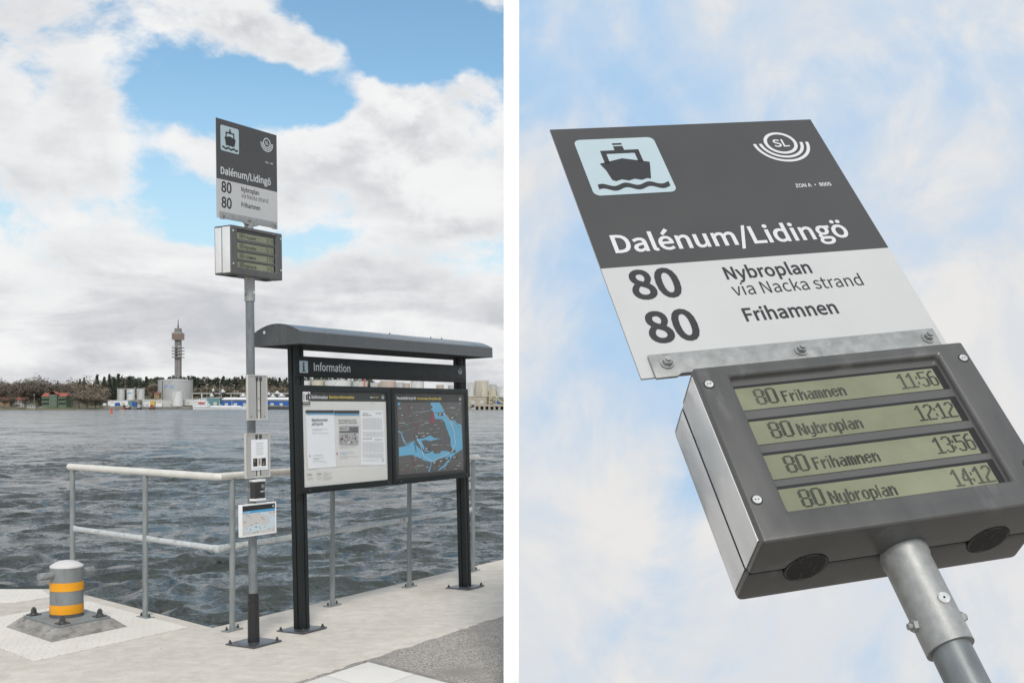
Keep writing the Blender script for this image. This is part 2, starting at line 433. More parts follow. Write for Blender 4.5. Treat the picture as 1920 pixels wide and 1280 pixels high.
# ------------------------------------------------------------------ mesh helpers
class MB:
    def __init__(s):
        s.v, s.f, s.m = [], [], []

    def add(s, vs, fs, mi=0):
        o = len(s.v)
        s.v += [tuple(x) for x in vs]
        for f in fs:
            s.f.append(tuple(i + o for i in f))
            s.m.append(mi)
        return s

    def box(s, a, b, mi=0, fn=None):
        x0, y0, z0 = a
        x1, y1, z1 = b
        vs = [(x0, y0, z0), (x1, y0, z0), (x1, y1, z0), (x0, y1, z0), (x0, y0, z1), (x1, y0, z1), (x1, y1, z1), (x0, y1, z1)]
        if fn:
            vs = [fn(*p) for p in vs]
        return s.add(vs, [(0, 3, 2, 1), (4, 5, 6, 7), (0, 1, 5, 4), (1, 2, 6, 5), (2, 3, 7, 6), (3, 0, 4, 7)], mi)

    def cyl(s, p0, p1, r0, r1=None, n=20, mi=0, cap=True):
        r1 = r0 if r1 is None else r1
        p0, p1 = Vector(p0), Vector(p1)
        ax = (p1 - p0).normalized()
        u = ax.orthogonal().normalized()
        w = ax.cross(u)
        vs = []
        for p, r in ((p0, r0), (p1, r1)):
            for i in range(n):
                a = 2 * math.pi * i / n
                vs.append(p + (u * math.cos(a) + w * math.sin(a)) * r)
        fs = [(i, (i + 1) % n, n + (i + 1) % n, n + i) for i in range(n)]
        if cap:
            fs += [tuple(range(n - 1, -1, -1)), tuple(range(n, 2 * n))]
        return s.add(vs, fs, mi)

    def lathe(s, prof, n=32, mi=0, c=(0, 0, 0), cap=True):
        vs, fs = [], []
        for r, z in prof:
            for i in range(n):
                a = 2 * math.pi * i / n
                vs.append((c[0] + r * math.cos(a), c[1] + r * math.sin(a), c[2] + z))
        for k in range(len(prof) - 1):
            for i in range(n):
                j = (i + 1) % n
                fs.append((k * n + i, k * n + j, (k + 1) * n + j, (k + 1) * n + i))
        if cap:
            fs.append(tuple(range(n - 1, -1, -1)))
            fs.append(tuple((len(prof) - 1) * n + i for i in range(n)))
        return s.add(vs, fs, mi)

    def tube(s, path, r, n=14, mi=0):
        path = [Vector(p) for p in path]
        vs, fs = [], []
        u = None
        for k, p in enumerate(path):
            if k == 0:
                t_ = path[1] - p
            elif k == len(path) - 1:
                t_ = p - path[-2]
            else:
                t_ = (path[k + 1] - p).normalized() + (p - path[k - 1]).normalized()
            t_.normalize()
            if u is None:
                u = t_.orthogonal().normalized()
            u = (u - t_ * u.dot(t_)).normalized()
            w = t_.cross(u)
            for i in range(n):
                a = 2 * math.pi * i / n
                vs.append(p + (u * math.cos(a) + w * math.sin(a)) * r)
        for k in range(len(path) - 1):
            for i in range(n):
                j = (i + 1) % n
                fs.append((k * n + i, k * n + j, (k + 1) * n + j, (k + 1) * n + i))
        fs += [tuple(range(n - 1, -1, -1)), tuple((len(path) - 1) * n + i for i in range(n))]
        return s.add(vs, fs, mi)

    def prism(s, poly, fn, h0, h1, mi=0):
        """poly: 2D outline, fn(u, v, h) -> 3D"""
        n = len(poly)
        vs = [fn(u, v, h0) for u, v in poly] + [fn(u, v, h1) for u, v in poly]
        tri = tessellate_polygon([[Vector((u, v, 0)) for u, v in poly]])
        fs = [tuple(t_) for t_ in tri] + [tuple(i + n for i in reversed(t_)) for t_ in tri]
        fs += [(i, (i + 1) % n, n + (i + 1) % n, n + i) for i in range(n)]
        return s.add(vs, fs, mi)

    def flat(s, poly, fn, mi=0):
        tri = tessellate_polygon([[Vector((u, v, 0)) for u, v in poly]])
        return s.add([fn(u, v) for u, v in poly], [tuple(t_) for t_ in tri], mi)

    def rect(s, u0, v0, u1, v1, fn, mi=0):
        return s.add([fn(u0, v0), fn(u1, v0), fn(u1, v1), fn(u0, v1)], [(0, 1, 2, 3)], mi)

    def build(s, name, mats, parent=None, loc=None, bevel=0.0, smooth=True, seg=2, fixn=True):
        me = bpy.data.meshes.new(name)
        me.from_pydata(s.v, [], s.f)
        for mm in (mats if isinstance(mats, (list, tuple)) else [mats]):
            me.materials.append(M[mm] if isinstance(mm, str) else mm)
        me.polygons.foreach_set('material_index', s.m)
        if bevel or fixn:
            bm = bmesh.new()
            bm.from_mesh(me)
            if bevel:
                bmesh.ops.remove_doubles(bm, verts=bm.verts, dist=1e-6)
                bmesh.ops.recalc_face_normals(bm, faces=bm.faces)
                es = [e for e in bm.edges if len(e.link_faces) == 2 and e.calc_face_angle(0) > 0.6]
                bmesh.ops.bevel(bm, geom=es, offset=bevel, segments=seg, profile=0.6, affect='EDGES', clamp_overlap=True)
            else:
                bmesh.ops.recalc_face_normals(bm, faces=bm.faces)
            bm.to_mesh(me)
            bm.free()
        if smooth:
            me.polygons.foreach_set('use_smooth', [True] * len(me.polygons))
            me.set_sharp_from_angle(angle=math.radians(35))
        me.update()
        return put(name, me, parent, loc)


def put(name, me, parent=None, loc=None):
    o_ = bpy.data.objects.new(name, me)
    COL.objects.link(o_)
    o_.parent = parent
    if loc is not None:
        o_.location = loc
    return o_


def thing(name, label, cat, loc=(0, 0, 0), rot=None, group=None):
    o_ = bpy.data.objects.new(name, None)
    o_.empty_display_size = 0.2
    COL.objects.link(o_)
    o_.location = loc
    if rot is not None:
        o_.rotation_mode = 'QUATERNION' if isinstance(rot, Quaternion) else 'XYZ'
        if isinstance(rot, Quaternion):
            o_.rotation_quaternion = rot
        else:
            o_.rotation_euler = (0, 0, rot)
    return tag(o_, label, cat, group)


def tag(o_, label=None, cat=None, group=None, kind=None):
    if label:
        o_['label'] = label
    if cat:
        o_['category'] = cat
    if group:
        o_['group'] = group
    if kind:
        o_['kind'] = kind
    return o_


def ground(px, py, z=0.0):
    Y = (EYE - z) * F / (py - CY)
    return Vector(((px - CX) / F * Y, Y, z))


def at(px, py, Y):
    return Vector(((px - CX) / F * Y, Y, EYE + (CY - py) / F * Y))


# ---- lettering
_tx = {}
FONT = None
try:
    import os
    FONT = bpy.data.fonts.load(os.path.join(bpy.utils.resource_path('LOCAL'), 'datafiles', 'fonts', 'Noto Sans CJK Regular.woff2'))
except Exception:
    FONT = None


def glyphs(txt, bold):
    k = (txt, bold)
    if k not in _tx:
        cu = bpy.data.curves.new('t', 'FONT')
        cu.body = txt
        if FONT:
            cu.font = FONT
        cu.offset = (0.011 if txt.isdigit() else min(0.008, bold * 0.45)) if FONT else bold
        cu.resolution_u = 4
        cu.fill_mode = 'FRONT'
        ob = bpy.data.objects.new('t', cu)
        COL.objects.link(ob)
        bpy.context.view_layer.update()
        me = bpy.data.meshes.new_from_object(ob.evaluated_get(bpy.context.evaluated_depsgraph_get()))
        vs = [(v.co.x, v.co.y) for v in me.vertices]
        fs = [tuple(p.vertices) for p in me.polygons]
        bpy.data.objects.remove(ob)
        bpy.data.curves.remove(cu)
        bpy.data.meshes.remove(me)
        _tx[k] = (vs, fs)
    return _tx[k]


def text(mb, txt, fn, u0, v0, width, cap, bold=0.0, mi=0):
    """lettering whose left end sits at u0, baseline v0, in the flat frame fn(u, v up)"""
    vs, fs = glyphs(txt, bold)
    H = glyphs('H', bold)[0]
    ch = max(y for x, y in H)
    x0 = min(x for x, y in vs)
    x1 = max(x for x, y in vs)
    sx, sy = width / (x1 - x0), cap / ch
    mb.add([fn(u0 + (x - x0) * sx, v0 + y * sy) for x, y in vs], fs, mi)


def ring(cx, cy, r0, r1, a0, a1, n=28):
    o_ = [(cx + r1 * math.cos(a0 + (a1 - a0) * i / n), cy + r1 * math.sin(a0 + (a1 - a0) * i / n)) for i in range(n + 1)]
    i_ = [(cx + r0 * math.cos(a0 + (a1 - a0) * i / n), cy + r0 * math.sin(a0 + (a1 - a0) * i / n)) for i in range(n + 1)]
    return o_, i_


def arc(mb, fn, cx, cy, r0, r1, a0, a1, mi=0, n=28):
    o_, i_ = ring(cx, cy, r0, r1, a0, a1, n)
    for k in range(n):
        mb.add([fn(*o_[k]), fn(*o_[k + 1]), fn(*i_[k + 1]), fn(*i_[k])], [(0, 1, 2, 3)], mi)


def roundel(mb, fn, cx, cy, r, mi=0):
    """operator's emblem: a ring with two letters over two bowl shaped arcs; r = outer radius of the ring"""
    arc(mb, fn, cx, cy, r * 0.80, r, 0, 2 * math.pi, mi, 36)
    arc(mb, fn, cx, cy, r * 1.17, r * 1.36, math.pi, 2 * math.pi, mi)
    arc(mb, fn, cx, cy, r * 1.53, r * 1.72, math.pi, 2 * math.pi, mi)
    text(mb, 'SL', fn, cx - r * 0.47, cy - r * 0.33, r * 0.94, r * 0.66, 0.035, mi)


def rounded(x0, y0, x1, y1, r, n=5):
    pts = []
    for cx_, cy_, a in ((x1 - r, y1 - r, 0), (x0 + r, y1 - r, 90), (x0 + r, y0 + r, 180), (x1 - r, y0 + r, 270)):
        for i in range(n + 1):
            q = math.radians(a + 90 * i / n)
            pts.append((cx_ + r * math.cos(q), cy_ + r * math.sin(q)))
    return pts


# ================================================================== the quay, the water, the paving
d_quay = (ground(945, 1046.8) - ground(399, 1175)).normalized()
A = ground(399, 1175)
Bc = ground(120, 1103)
Ee = A + d_quay * 45
poly = [(A.x, A.y), (Ee.x, Ee.y), (60, Ee.y), (60, -15), (-40, -15), (-40, Bc.y), (Bc.x, Bc.y)]
mb = MB().prism(poly, lambda u, v, h: (u, v, h), -2.6, 0.0)
quay = mb.build('quay', 'concrete', bevel=0.018)
tag(quay, 'pale concrete quay deck with a bend at the water', kind='structure')

# studded pale sheets let into the deck round the bollard
Fp, Rp, Tp = ground(64.6, 1239.4), ground(352, 1176), ground(165, 1127)
Lp = Fp + (Tp - Rp)
mb = MB().prism([(p.x, p.y) for p in (Fp, Rp, Tp, Lp)], lambda u, v, h: (u, v, h), 0.0005, 0.005)
mb.build('studded_sheet', 'tread_sheet', quay)
q0, q1 = ground(30, 1129.7), ground(96.5, 1119)
mb = MB().prism([(-9, q0.y), (q0.x, q0.y), (q1.x, q1.y), (q1.x - 0.28, Bc.y - 0.05), (-9, Bc.y - 0.05)], lambda u, v, h: (u, v, h), 0.0005, 0.005)
mb.build('studded_sheet', 'tread_sheet', quay)

# asphalt with a ragged edge
a1, a2 = ground(944.8, 1154.6), ground(687, 1238)
da = (a1 - a2).normalized()
na_ = Vector((da.y, -da.x, 0))
edge = []
k = -8.0
while k < 36:
    p = a2 + da * k + na_ * (random.uniform(-0.016, 0.016) + 0.006 * math.sin(k * 3.1) + 0.008 * math.sin(k * 17))
    edge.append((p.x, p.y))
    k += 0.05 if -1.5 < k < 4 else 1.0
poly = edge + [(48, edge[-1][1]), (48, -12), (edge[0][0], -12)]
mb = MB().flat(poly, lambda u, v: (u, v, 0.004))
asphalt = mb.build('asphalt_road', 'asphalt', smooth=False)
tag(asphalt, 'grey gritty asphalt strip beside the concrete deck', kind='structure')

Cp, Ep = ground(690.4, 1246), ground(778.3, 1269.5)
e1 = (Ep - Cp).normalized()
e2 = -da
sw, sl = (Ep - Cp).length, 0.40


def slabfn(u, v, h):
    p = Cp + e1 * u + e2 * v
    return (p.x, p.y, h)


mb = MB().box((-0.004, -0.004, 0.0045), (sw * 5 + 0.02, sl * 6 + 0.02, 0.008), fn=slabfn)
pave = mb.build('pavement', 'joint', smooth=False)
tag(pave, 'white square paving slabs with dark joints', kind='structure')
mb = MB().box((0.004, 0.004, 0.008), (sw - 0.004, sl - 0.004, 0.022), fn=slabfn)
s0 = mb.build('paving_slab', 'slab', pave, bevel=0.003)
for i in range(5):
    for j in range(6):
        if i or j:
            o_ = put('paving_slab', s0.data, pave)
            o_.location = e1 * (sw * i) + e2 * (sl * j) + Vector((0, 0, random.uniform(-0.001, 0.001)))
mb = MB().box((-0.06, -0.055, 0.0045), (sw * 5, -0.008, 0.016), fn=slabfn)
mb.build('edging_strip', 'kerb_concrete', pave, bevel=0.003)

# scattered grit on the deck
mb = MB()
for i in range(90):
    p = Vector((random.uniform(-5.5, -0.2), random.uniform(6.2, 11), 0))
    if (p - A).dot(Vector((d_quay.y, -d_quay.x, 0))) < 0.25 or p.y > 9.3 - (p.x + 4.6) * 0.9:
        continue
    r = random.choice((0.003, 0.004, 0.005, 0.009))
    vs = [p + Vector((random.uniform(-1, 1), random.uniform(-1, 1), 0.3)) * r for _ in range(4)] + [p + Vector((0, 0, r * 1.4))]
    mb.add([(v.x, v.y, max(v.z, 0.0) + 0.0055) for v in vs], [(0, 1, 4), (1, 2, 4), (2, 3, 4), (3, 0, 4)])
tag(mb.build('grit', 'pebble'), 'dark grit and crumbs scattered on the deck', 'grit', kind='stuff')

# water: rows spread geometrically away from the quay, wind chop as a sum of trochoidal waves
WZ = -1.1
NR, NC = 900, 560
rr = 7.0 * (1700 / 7.0) ** (np.linspace(0, 1, NR))
az = np.radians(np.linspace(-52, 36, NC))
R2, A2 = np.meshgrid(rr, az, indexing='ij')
X0, Y0 = R2 * np.sin(A2), R2 * np.cos(A2)
X, Y, Z = X0.copy(), Y0.copy(), np.zeros_like(X0)
step = R2 * (math.log(1700 / 7.0) / NR)
# slow bending of the crests so that they break up into short pieces
BX = X0 + 0.55 * np.sin(Y0 * 0.83 + 0.4 * np.sin(X0 * 0.5)) + 0.30 * np.sin(X0 * 1.7 + Y0 * 0.6)
BY = Y0 + 0.45 * np.sin(X0 * 0.71 + 1.1) + 0.28 * np.sin(Y0 * 1.3 - X0 * 1.1)
NW = 72
for i in range(NW):
    lam = 0.26 * (4.2 / 0.26) ** ((i + rng.random()) / NW)
    th = math.radians(-66) + rng.normal(0, 0.60)
    kx, ky = math.cos(th), math.sin(th)
    kk = 2 * math.pi / lam
    amp = 0.0142 * lam ** 0.90 if lam < 1.0 else 0.0142 * (1.0 / lam) ** 0.45
    amp *= 0.7 + 0.6 * rng.random()
    ph = rng.random() * 6.283
    fade = np.clip((lam / step - 1.8) / 2.2, 0, 1)
    a_ = kk * (kx * BX + ky * BY) + ph
    Z += fade * amp * np.sin(a_)
    X += fade * amp * 0.72 * kx * np.cos(a_)
    Y += fade * amp * 0.72 * ky * np.cos(a_)
# gusts: waves come in groups
grp = 0.82 + 0.28 * np.sin(X0 * 0.31 + 1.3) * np.sin(Y0 * 0.23 - X0 * 0.11) + 0.2 * np.sin(X0 * 0.07 - Y0 * 0.05)
Z = Z * grp
vs = np.stack([X, Y, Z], -1).reshape(-1, 3)
idx = np.arange(NR * NC).reshape(NR, NC)
fs = np.stack([idx[:-1, :-1], idx[:-1, 1:], idx[1:, 1:], idx[1:, :-1]], -1).reshape(-1, 4)
me = bpy.data.meshes.new('water')
me.vertices.add(len(vs))
me.vertices.foreach_set('co', vs.ravel())
me.loops.add(fs.size)
me.loops.foreach_set('vertex_index', fs.ravel().astype(np.int32))
me.polygons.add(len(fs))
me.polygons.foreach_set('loop_start', np.arange(0, fs.size, 4, dtype=np.int32))
me.polygons.foreach_set('loop_total', np.full(len(fs), 4, dtype=np.int32))
me.polygons.foreach_set('use_smooth', np.ones(len(fs), dtype=bool))
me.update(calc_edges=True)
me.materials.append(M['water'])
wat = put('water', me, None, (0, 0, WZ))
tag(wat, 'dark choppy harbour water with short wind waves', kind='structure')

# ================================================================== sky backdrop, and a post standing in for the white gap between views
YB = 6.2
xb0 = (974 - CX) / F * YB
mb = MB().box((xb0, YB, 0), (4.6, YB + 0.05, 4.6))
sky_o = mb.build('sky', 'sky_cloth', None, smooth=False)
tag(sky_o, 'pale blue sky with soft cloud behind the leaning sign', kind='structure')
xp0 = (945 - CX) / F * YB
mb = MB().box((xp0, YB - 0.03, 0.0), (xb0 - 0.0005, YB + 0.06, 4.6))
post = mb.build('white_divider', 'white_paint', None, bevel=0.002)  # added upright, stands in for the white gap between the two views
tag(post, 'plain white gap between the two views, built as a tall square post by the pale sky', 'post')

# ================================================================== ferry stop sign (built once, used upright and leaning)
WS = 0.5539                       # width of the sign plate in metres
AX, AZ = 0.545, -0.035            # pole axis in plate units
H_, SP, BX0, BX1, BT, BB, ZF, DP = 1.1787, 0.716, 0.1028, 0.9484, 1.2597, 1.8398, 0.1207, 0.2804
PR = (-0.6941, 0.2116, 0.1884, -0.1288, 0.9669, -3.9148)
PL = (0.0, 1.078, 0.0, -4.3511, 3.4094, -13.2034)


def sg(x, y, z=0.0):
    """plate units (x right, y down from the top edge, z out of the face) -> local metres, origin where the pole meets the box"""
    return ((x - AX) * WS, -(z - AZ) * WS, (BB - y) * WS)


def sgf(off, sc=1.0):
    return lambda u, v: sg(u, -v, off)


DIG = {
    '0': ['01110', '10001', '10001', '10001', '10001', '10001', '10001', '10001', '10001', '10001', '01110'],
    '1': ['00100', '01100', '10100', '00100', '00100', '00100', '00100', '00100', '00100', '00100', '11111'],
    '2': ['01110', '10001', '00001', '00001', '00010', '00100', '01000', '10000', '10000', '10000', '11111'],
    '3': ['01110', '10001', '00001', '00001', '00001', '00110', '00001', '00001', '00001', '10001', '01110'],
    '4': ['00010', '00110', '00110', '01010', '01010', '10010', '10010', '11111', '00010', '00010', '00010'],
    '5': ['11111', '10000', '10000', '10000', '11110', '00001', '00001', '00001', '00001', '10001', '01110'],
    '6': ['00110', '01000', '10000', '10000', '11110', '10001', '10001', '10001', '10001', '10001', '01110'],
    '8': ['01110', '10001', '10001', '10001', '10001', '01110', '10001', '10001', '10001', '10001', '01110'],
    ':': ['0', '0', '0', '1', '1', '0', '0', '1', '1', '0', '0'],
}
LET = {
    'F': ['1111', '1000', '1000', '1110', '1000', '1000', '1000', '1000', '0000', '0000'],
    'N': ['10001', '11001', '11001', '10101', '10101', '10011', '10011', '10001', '00000', '00000'],
    'r': ['000', '000', '101', '110', '100', '100', '100', '100', '000', '000'],
    'i': ['1', '0', '1', '1', '1', '1', '1', '1', '0', '0'],
    'h': ['1000', '1000', '1010', '1101', '1001', '1001', '1001', '1001', '0000', '0000'],
    'a': ['0000', '0000', '0110', '0001', '0111', '1001', '1001', '0111', '0000', '0000'],
    'm': ['00000', '00000', '11010', '10101', '10101', '10101', '10101', '10101', '00000', '00000'],
    'n': ['0000', '0000', '1010', '1101', '1001', '1001', '1001', '1001', '0000', '0000'],
    'e': ['0000', '0000', '0110', '1001', '1111', '1000', '1001', '0110', '0000', '0000'],
    'y': ['0000', '0000', '1001', '1001', '1001', '1001', '1001', '0111', '0001', '0110'],
    'b': ['1000', '1000', '1010', '1101', '1001', '1001', '1001', '1110', '0000', '0000'],
    'o': ['0000', '0000', '0110', '1001', '1001', '1001', '1001', '0110', '0000', '0000'],
    'p': ['0000', '0000', '1110', '1001', '1001', '1001', '1001', '1110', '1000', '1000'],
    'l': ['1', '1', '1', '1', '1', '1', '1', '1', '0', '0'],
}


def dots(mb, word, font, fn, u0, vtop, pw, ph, adv=None):
    """liquid crystal lettering: one little square per dot, strokes two dots wide"""
    u = u0
    for ch in word:
        gph = font[ch]
        for r, row in enumerate(gph):
            on = set()
            for c, x in enumerate(row):
                if x == '1':
                    on.add(2 * c)
                    on.add(2 * c + 1)
                    on.add(2 * c + 2) if ch not in 'il:' else None
            for c in on:
                mb.rect(u + c * pw / 2, -(vtop + r * ph), u + (c + 0.90) * pw / 2, -(vtop + (r + 0.92) * ph), fn)
        u += (len(gph[0]) + 1.0) * pw
    return u


sign_parts = {}


def sign_meshes():
    P = []      # (name, builder result object) templates, hierarchy given by parent index
    root = bpy.data.objects.new('template', None)
    COL.objects.link(root)
    # --- plate
    mb = MB().box(sg(0, H_, -0.006), sg(1, 0, -0.0003))
    plate = mb.build('sign_plate', 'sign_back', root, smooth=False)
    f1 = sgf(0.0)
    mb = MB().rect(0.0, 0.0, 1.0, -SP, f1, 0).rect(0.0, -SP, 1.0, -H_, f1, 1)
    mb.build('printed_face', ['sign_dark', 'sign_white'], plate, smooth=False)
    f2 = sgf(0.0012)
    mb = MB().flat([(u, -v) for u, v in rounded(0.068, 0.067, 0.360, 0.370, 0.024)], f2, 0)
    f3 = sgf(0.0022)
    hull = [(0.129, -0.204), (0.215, -0.180), (0.308, -0.206), (0.302, -0.235), (0.287, -0.296)]
    hull += [(0.287 - 0.137 * i / 12, -0.296 + 0.004 * math.sin(i / 12 * 6 * math.pi)) for i in range(1, 12)] + [(0.150, -0.292), (0.142, -0.240)]
    mb.flat(hull, f3, 1)
    for a, b_, c_, e_ in ((0.148, 0.134, 0.287, 0.152), (0.148, 0.152, 0.166, 0.205), (0.269, 0.152, 0.287, 0.205), (0.201, 0.112, 0.235, 0.134), (0.201, 0.095, 0.235, 0.104)):
        mb.rect(a, -b_, c_, -e_, f3, 1)
    top_, bot = [], []
    for i in range(49):
        u = 0.093 + (0.344 - 0.093) * i / 48
        w = 0.0075 * math.sin(i / 48 * 3.0 * 2 * math.pi + 0.5)
        top_.append((u, -0.318 + w))
        bot.append((u, -0.342 + w))
    for i in range(48):
        mb.add([f3(*top_[i]), f3(*top_[i + 1]), f3(*bot[i + 1]), f3(*bot[i])], [(0, 1, 2, 3)], 1)
    mb.build('boat_pictogram', ['sign_icon', 'sign_ink'], plate, smooth=False)
    mb = MB()
    roundel(mb, f2, 0.828, -0.134, 0.063)
    mb.build('emblem', 'sign_letter', plate, smooth=False)
    for s_, u_, v_, w_, c_, b_, m_ in (('Dalénum/Lidingö', 0.066, 0.650, 0.822, 0.083, 0.018, 'sign_letter'), ('ZON A · 8005', 0.793, 0.384, 0.136, 0.0185, 0.02, 'sign_letter'),
                                       ('80', 0.072, 0.860, 0.162, 0.124, 0.024, 'sign_ink'), ('80', 0.072, 1.044, 0.162, 0.124, 0.024, 'sign_ink'), ('Nybroplan', 0.391, 0.806, 0.296, 0.055, 0.024, 'sign_ink'),
                                       ('via Nacka strand', 0.391, 0.880, 0.448, 0.052, 0.0, 'sign_ink'), ('Frihamnen', 0.391, 0.992, 0.312, 0.055, 0.024, 'sign_ink')):
        mb = MB()
        text(mb, s_, f2, u_, -v_, w_, c_, b_)
        mb.build('lettering', m_, plate, smooth=False)
    # --- bracket under the plate
    prof = [(0.040, 1.100), (0.974, 1.100), (0.974, 1.190), (0.90, 1.190), (0.885, 1.180), (0.66, 1.180), (0.645, 1.196), (0.42, 1.196), (0.40, 1.180), (0.12, 1.180), (0.105, 1.190), (0.040, 1.190)]
    mb = MB().prism([(u, -v) for u, v in prof], lambda u, v, h: sg(u, -v, h), 0.0015, 0.011)
    br = mb.build('mounting_bracket', 'galv_dull', root, bevel=0.0012)
    for u in (0.087, 0.510, 0.938):
        c = sg(u, 1.141, 0.011)
        mb = MB().cyl(c, (c[0], c[1] - 0.003, c[2]), 0.0115, n=16).cyl(c, (c[0], c[1] - 0.010, c[2]), 0.0085, n=6).cyl(c, (c[0], c[1] - 0.014, c[2]), 0.005, n=12)
        mb.build('bolt', 'galv_dull', br)
    c = sg(AX, 1.10, AZ)
    mb = MB().cyl((0, 0, (BB - BT) * WS), (0, 0, (BB - 1.15) * WS), 0.030, n=28)
    mb.box((-0.05, -0.0150, (BB - 1.196) * WS), (0.05, -0.004, (BB - 1.12) * WS))
    mb.build('top_stub', 'galv_dull', root)
    # --- display box: front shell, rear shell, dark seam between
    ZB = ZF - DP
    SE = -0.030
    bev = 0.009
    ax0, ax1, ay0, ay1 = BX0 + 0.0955, BX1 - 0.0955, BT + 0.038, BT + 0.500
    RC = 0.026          # recess depth in plate units
    mb = MB()
    # front frame as a ring of faces with a recessed window
    o4 = [(BX0, BT), (BX1, BT), (BX1, BB), (BX0, BB)]
    i4 = [(ax0, ay0), (ax1, ay0), (ax1, ay1), (ax0, ay1)]
    k4 = [(ax0 + 0.006, ay0 + 0.006), (ax1 - 0.006, ay0 + 0.006), (ax1 - 0.006, ay1 - 0.006), (ax0 + 0.006, ay1 - 0.006)]
    vs = [sg(u, v, ZF) for u, v in o4] + [sg(u, v, ZF) for u, v in i4] + [sg(u, v, ZF - RC) for u, v in k4] + [sg(u, v, SE + 0.003) for u, v in o4]
    fs = []
    for i in range(4):
        j = (i + 1) % 4
        fs += [(i, j, 4 + j, 4 + i), (4 + i, 4 + j, 8 + j, 8 + i), (i, 12 + i, 12 + j, j)]
    fs += [(12, 13, 14, 15), (8, 9, 10, 11)]
    mb.add(vs, fs)
    box_f = mb.build('display_case', 'case_grey', root, bevel=0.006, seg=3)
    # sides of the same case get a lighter skin, their lit look painted in
    mb = MB().box(sg(BX0, BB, ZB), sg(BX1, BT, SE - 0.003))
    mb.build('rear_shell', 'case_grey', box_f, bevel=0.010, seg=3)
    mb = MB().box(sg(BX0 + 0.006, BB - 0.006, SE - 0.02), sg(BX1 - 0.006, BT + 0.006, SE + 0.02))
    mb.build('seam', 'dark_gap', box_f, smooth=False)
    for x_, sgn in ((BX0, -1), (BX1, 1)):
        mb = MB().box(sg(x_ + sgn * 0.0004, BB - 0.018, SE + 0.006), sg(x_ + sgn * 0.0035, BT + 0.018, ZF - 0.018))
        mb.build('lit_side_skin', 'case_side_lit', box_f, bevel=0.0008)
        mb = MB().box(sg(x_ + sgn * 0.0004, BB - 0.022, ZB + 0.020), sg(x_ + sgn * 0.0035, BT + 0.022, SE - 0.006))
        mb.build('lit_side_skin', 'case_side_lit', box_f, bevel=0.0008)
    # screen: backing, four liquid crystal rows
    zc = ZF - RC + 0.0015
    mb = MB().rect(ax0 + 0.006, -(ay0 + 0.006), ax1 - 0.006, -(ay1 - 0.006), sgf(zc), 0)
    scr = mb.build('screen_backing', 'lcd_bar', box_f, smooth=False)
    rows = [(0.073, 'Frihamnen', '11:56'), (0.192, 'Nybroplan', '12:12'), (0.308, 'Frihamnen', '13:56'), (0.419, 'Nybroplan', '14:12')]
    for y, dest, tm in rows:
        y0 = BT + y
        mb = MB().rect(ax0 + 0.006, -(y0 - 0.010), ax1 - 0.008, -y0, sgf(zc + 0.0015), 0)
        mb.rect(ax1 - 0.030, -(y0 - 0.010), ax1 - 0.008, -(y0 + 0.079), sgf(zc + 0.0016), 0)
        mb.build('screen_recess', 'dark_gap', box_f, smooth=False)
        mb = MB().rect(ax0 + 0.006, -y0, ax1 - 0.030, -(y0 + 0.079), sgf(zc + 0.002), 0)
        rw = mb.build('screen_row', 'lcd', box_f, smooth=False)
        mb = MB()
        fl = sgf(zc + 0.003)
        dots(mb, '80', DIG, fl, BX0 + 0.153, y0 + 0.0085, 0.0058, 0.0051)
        mb.build('screen_lettering', 'lcd_ink', box_f, smooth=False)
        mb = MB()
        wl = sum(len(LET[ch][0]) + 1 for ch in dest)
        dots(mb, dest, LET, fl, BX0 + 0.232, y0 + 0.0245, 0.194 / wl, 0.0050)
        mb.build('screen_lettering', 'lcd_ink', box_f, smooth=False)
        mb = MB()
        wt = sum(len(DIG[ch][0]) + 1 for ch in tm)
        dots(mb, tm, DIG, fl, BX0 + 0.596, y0 + 0.0085, 0.124 / wt, 0.0051)
        mb.build('screen_lettering', 'lcd_ink', box_f, smooth=False)
    for u, v in ((0.028, 0.066), (0.8175, 0.066), (0.028, 0.456), (0.8175, 0.456)):
        c = sg(BX0 + u, BT + v, ZF)
        mb = MB().cyl((c[0], c[1] + 0.001, c[2]), (c[0], c[1] - 0.002, c[2]), 0.0072, 0.0066, n=18, mi=0)
        mb.cyl((c[0] - 0.0022, c[1] - 0.0018, c[2]), (c[0] - 0.0022, c[1] - 0.0023, c[2]), 0.0011, n=8, mi=1).cyl((c[0] + 0.0022, c[1] - 0.0018, c[2]), (c[0] + 0.0022, c[1] - 0.0023, c[2]), 0.0011, n=8, mi=1)
        mb.cyl((c[0], c[1] + 0.0005, c[2]), (c[0], c[1] - 0.0004, c[2]), 0.0086, n=18, mi=1)
        mb.build('screw', ['screw', 'dark_gap'], box_f)
    # loudspeaker grilles under the box
    for u in (0.262, 0.800):
        c = sg(u, BB, -0.030)
        R = 0.034
        mb = MB().cyl((c[0], c[1], c[2] + 0.002), (c[0], c[1], c[2] - 0.0005), R, n=40, mi=1)
        mb.cyl((c[0], c[1], c[2] + 0.002), (c[0], c[1], c[2] - 0.0009), R * 0.945, n=40, mi=0)
        nb_ = 12
        for i in range(nb_):
            t_ = -0.80 + 1.60 * i / (nb_ - 1)
            hw = math.sqrt(1 - t_ * t_) * R * 0.86
            yy = c[1] + t_ * R
            cut = (-0.40, -0.40, -0.40, 0.12, 0.12, 0.12, 0.45, 0.45, 0.45, -0.05, -0.05, -0.05)[i] * R
            for a_, b_ in ((-hw, cut - 0.0009), (cut + 0.0009, hw)):
                if b_ - a_ > 0.002:
                    mb.box((c[0] + a_, yy - 0.00145, c[2] - 0.0013), (c[0] + b_, yy + 0.00145, c[2] - 0.0008), mi=1)
        mb.build('speaker_grille', ['case_under', 'dark_gap'], box_f)
